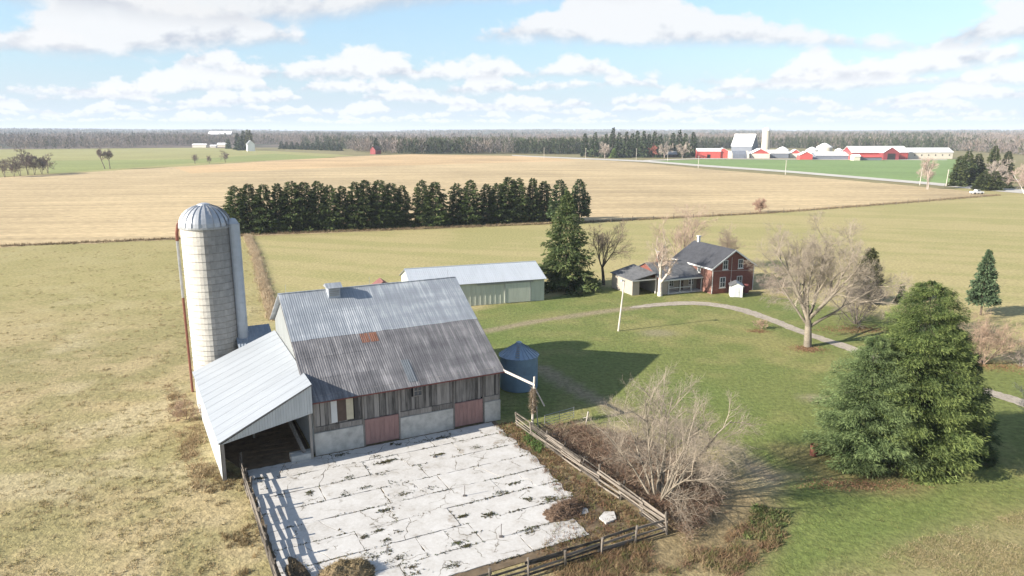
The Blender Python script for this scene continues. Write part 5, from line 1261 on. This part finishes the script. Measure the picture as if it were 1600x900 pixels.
    for i, (x, y, sx, sz, lb) in enumerate(((1496, 291, 1., .88, 'left front dark cedar of the roadside group on the right'), (1508, 289, 1.05, 1.0, 'tallest dark cedar of the roadside group on the right'), (1524, 288, 1.0, .92, 'third dark cedar of the roadside group on the right'), (1536, 297, 1.0, .5, 'low olive cedar closest to the road behind the white pickup'), (1552, 297, .95, .52, 'low olive cedar just right of the pickup'), (1568, 294, .8, .5, 'small cedar right of the bare roadside tree'), (1570, 282, .9, .95, 'dark narrow conifer behind the bare roadside tree'), (1549, 282, 1., 1.12, 'light green pine rising behind the roadside group'))):
        place_conifer('cedar_tree', ec[i % 2], g(x, y), lb, 'roadside evergreens on the right', (sx, sx, sz), i)
    place_bare('bare_tree', bare_meshes('rb1', 14, 1.1, 63, 4, 4, 6, .018, .04, (.25, .21, .18), (.34, .29, .25), .2, (.35, .8), .2), g(1549, 294), 'grey bare tree in the middle of the roadside group')
    place_bare('birch_tree', bare_meshes('rb2', 15, 1.1, 64, 3, 4, 6, .016, .035, (.62, .58, .54), (.38, .29, .25), .3, (.35, .8), .2, lean=(-.25, 0)), g(1602, 303), 'white trunked birch at the right picture edge by the road')
    place_bare('bare_tree', bare_meshes('rb3', 15.5, .9, 65, 3, 4, 6, .018, .035, (.34, .29, .25), (.36, .28, .24), .35, (.3, .7), .25, stemspread=.05), g(1449, 296), 'twin trunked bare tree beside the road in front of the green field')
    for (q, h, lb, ln) in (((1437, 289), 8.8, 'roadside utility pole left of the twin trunked bare tree', .4), ((1478, 291), 8.2, 'roadside utility pole left of the dark cedars', .4), ((1227, 272.5), 9, 'utility pole beside the road below the white bins', 0), ((1091, 262.5), 9, 'utility pole beside the road in front of the red far barn', 0), ((915, 249), 11, 'utility pole left of the far conifer grove', 0), ((850, 248), 11, 'leftmost utility pole on the far road', 0), ((994, 250), 11, 'utility pole in front of the far conifer grove', 0), ((1043, 252), 10, 'utility pole in front of the far bungalow', 0)):
        utility_pole(q, h, lb, 'poles along the country road', ln, r=.2)
far_trees()

def pickup():
    p = g(1526, 303.2, .07); e = empty('pickup_truck', p, R(12)); tag(e, 'white pickup truck driving on the country road at right', 'truck')
    mb = MB(); mb.prism([(-2.8, -.95, .5), (2.75, -.95, .5), (2.85, -.95, .95), (2.7, -.95, 1.12), (1.3, -.95, 1.2), (-2.8, -.95, 1.2)], (0, 1.9, 0)); mb.build('body', 'carwhite', e)
    mb = MB(); mb.prism([(-.9, -.82, 1.2), (1.35, -.82, 1.2), (.65, -.82, 1.85), (-.75, -.82, 1.85)], (0, 1.64, 0)); c = mb.build('cab', 'carwhite', e)
    for y0, y1 in ((-.85, -.825), (.825, .85)): MB().prism([(-.7, y0, 1.28), (1.1, y0, 1.28), (.6, y0, 1.75), (-.62, y0, 1.75)], (0, y1 - y0, 0)).build('window', 'glass', c)
    MB().prism([(1.36, -.7, 1.25), (1.36, .7, 1.25), (.74, .66, 1.8), (.74, -.66, 1.8)], (.03, 0, .03)).build('windscreen', 'glass', c)
    MB().box(-2.7, -1.0, -.8, .8, 1.201, 1.21).build('bed', 'black', e)
    for x in (-1.75, 1.8):
        for y in (-.98, .76): MB().bar((x, y, .38), (x, y + .22, .38), .38, n=14).build('wheel', 'tyre', e)
    for y in (-.9, .6): MB().box(2.78, 2.88, y, y + .3, .8, 1.0).build('headlight', 'white', e)
pickup()

def woodland():
    """the leafless woods along the horizon: one mass"""
    r = np.random.default_rng(77)
    edge_px = [(-400, 240), (0, 234), (180, 232.5), (260, 229), (420, 227), (530, 232), (560, 238), (620, 240.5), (760, 240.5), (900, 241), (960, 238), (1090, 233), (1200, 231), (1300, 233), (1480, 236), (1560, 240), (1600, 243), (2000, 255)]
    E = [g(*q) for q in edge_px]; ea = np.array([math.atan2(p.x, p.y) for p in E]); ed = np.array([math.hypot(p.x, p.y) for p in E])
    def trees(n, Dmin, Dmax, keep=None, seed=0, azr=(R(50), R(130))):
        rr = np.random.default_rng(seed); D = np.sqrt(rr.uniform(Dmin ** 2, Dmax ** 2, n)); A = rr.uniform(*azr, n)
        if Dmin < 800: D = np.interp(math.pi / 2 - A, ea, ed) * (1 + .9 * rr.uniform(0, 1, n) ** 1.7)
        X = D * np.cos(A); Y = D * np.sin(A)
        if keep is not None: k = keep(X, Y); X, Y = X[k], Y[k]
        return X, Y
    F_ = lambda pts: [(p.x, p.y) for p in px(*pts)]
    # front edge of the woods, as ground distance for each direction
    def beyond(X, Y): return np.hypot(X, Y) > np.interp(np.arctan2(X, Y), ea, ed) * (1 + .03 * (fbm(X * .01, Y * .01, 3) - .5))
    X1, Y1 = trees(15000, 700, 1700, beyond, 1); X2, Y2 = trees(6500, 1700, 3600, None, 2)
    k = fbm(X1 * .004, Y1 * .004, 44) > .30; X1, Y1 = X1[k], Y1[k]; k = fbm(X2 * .0016, Y2 * .0016, 45) > .44; X2, Y2 = X2[k], Y2[k]
    X = np.concatenate([X1, X2]); Y = np.concatenate([Y1, Y2]); n = len(X); near = np.arange(n) < len(X1)
    Z = far_terrain(X, Y); Z[np.hypot(X, Y) < 1000] = 0
    hh = r.uniform(12, 20, n); ev = (fbm(X * .006, Y * .006, 55) > .60) & (r.uniform(0, 1, n) < .75)
    ev |= r.uniform(0, 1, n) < .04
    hues = np.array([(.175, .145, .130), (.205, .170, .148), (.155, .135, .127), (.225, .175, .14), (.19, .17, .158)])
    base = hues[r.integers(0, 5, n)]; base[ev] = np.array([(.045, .060, .028)]); base *= r.uniform(.8, 1.2, (n, 1))
    for nm, lab, sel, m in (('woodland', 'broad belt of leafless grey-brown woods along the horizon', ~ev, 26), ('evergreen_woodland', 'scattered dark evergreens within the horizon woods', ev, 34)):
        j = np.where(sel)[0]; i = np.repeat(j, m); q = len(i)
        wd = hh[i] * (.30 if nm == 'woodland' else .22)
        if nm == 'woodland':
            t = r.uniform(.08, 1, q); prof = np.sqrt(np.clip(1 - ((t - .58) / .5) ** 2, .05, 1))
        else:
            t = r.uniform(.02, 1, q); prof = (1.05 - t)
        a = r.uniform(0, 6.28, q); rad = wd * prof * np.sqrt(r.uniform(0, 1, q))
        P = np.stack([X[i] + rad * np.cos(a), Y[i] + rad * np.sin(a), Z[i] + t * hh[i] * .93], 1)
        D = np.stack([np.cos(a) * .5, np.sin(a) * .5, r.uniform(.5, 1.4, q)], 1) + r.normal(0, .25, (q, 3)); D /= np.linalg.norm(D, axis=1, keepdims=True)
        wide = np.where(near[i], .55, 1.2) * (1 if nm == 'woodland' else 1.7)
        V, T, C = blades(P, hh[i] * r.uniform(.12, .3, q), wide * r.uniform(.6, 1.4, q), D, base[i] * r.uniform(.75, 1.25, (q, 1)), r)
        o = link(nm, tri_mesh(nm, V, T, C), 'farwood'); tag(o, lab, 'woods', None, 'stuff')
    # far tree line on the ridges: dark crowns seen edge-on
    X, Y = trees(7000, 3600, 7500, None, 5); k = fbm(X * .0009, Y * .0009, 46) > .46; X, Y = X[k], Y[k]; n = len(X); i = np.repeat(np.arange(n), 10); q = len(i); Z = far_terrain(X, Y)
    P = np.stack([X[i] + r.normal(0, 9, q), Y[i] + r.normal(0, 9, q), Z[i] + r.uniform(0, 12, q)], 1); D = np.stack([r.normal(0, .3, q), r.normal(0, .3, q), np.ones(q)], 1); D /= np.linalg.norm(D, axis=1, keepdims=True)
    cc = np.where((r.uniform(0, 1, n) < .55)[:, None], np.array([.05, .062, .042]), np.array([.16, .13, .115]))[i]
    V, T, C = blades(P, r.uniform(5, 10, q), r.uniform(3, 7, q), D, cc * r.uniform(.8, 1.2, (q, 1)), r)
    o = link('ridge_woods', tri_mesh('ridge_woods', V, T, C), 'farwood'); tag(o, 'dark blue wooded ridges on the far horizon', 'woods', None, 'stuff')
woodland()

def haze():
    mb = MB(); mb.box(-13900, 13900, -590, 15900, -2.5, 130); o = mb.build('haze', None)
    m = bpy.data.materials.new('thin_haze'); m.use_nodes = True; T = NT(m.node_tree); T.n.remove(T.n['Principled BSDF'])
    v = T.add('ShaderNodeVolumePrincipled'); v.inputs['Color'].default_value = (.80, .88, 1, 1); v.inputs['Density'].default_value = HAZE; v.inputs['Anisotropy'].default_value = .0
    T.lk(v.outputs[0], T.n['Material Output'].inputs['Volume']); o.data.materials.append(m); o['kind'] = 'stuff'; o['label'] = 'thin pale air haze over the countryside'; o['category'] = 'haze'
HAZE = 0.00011
haze()
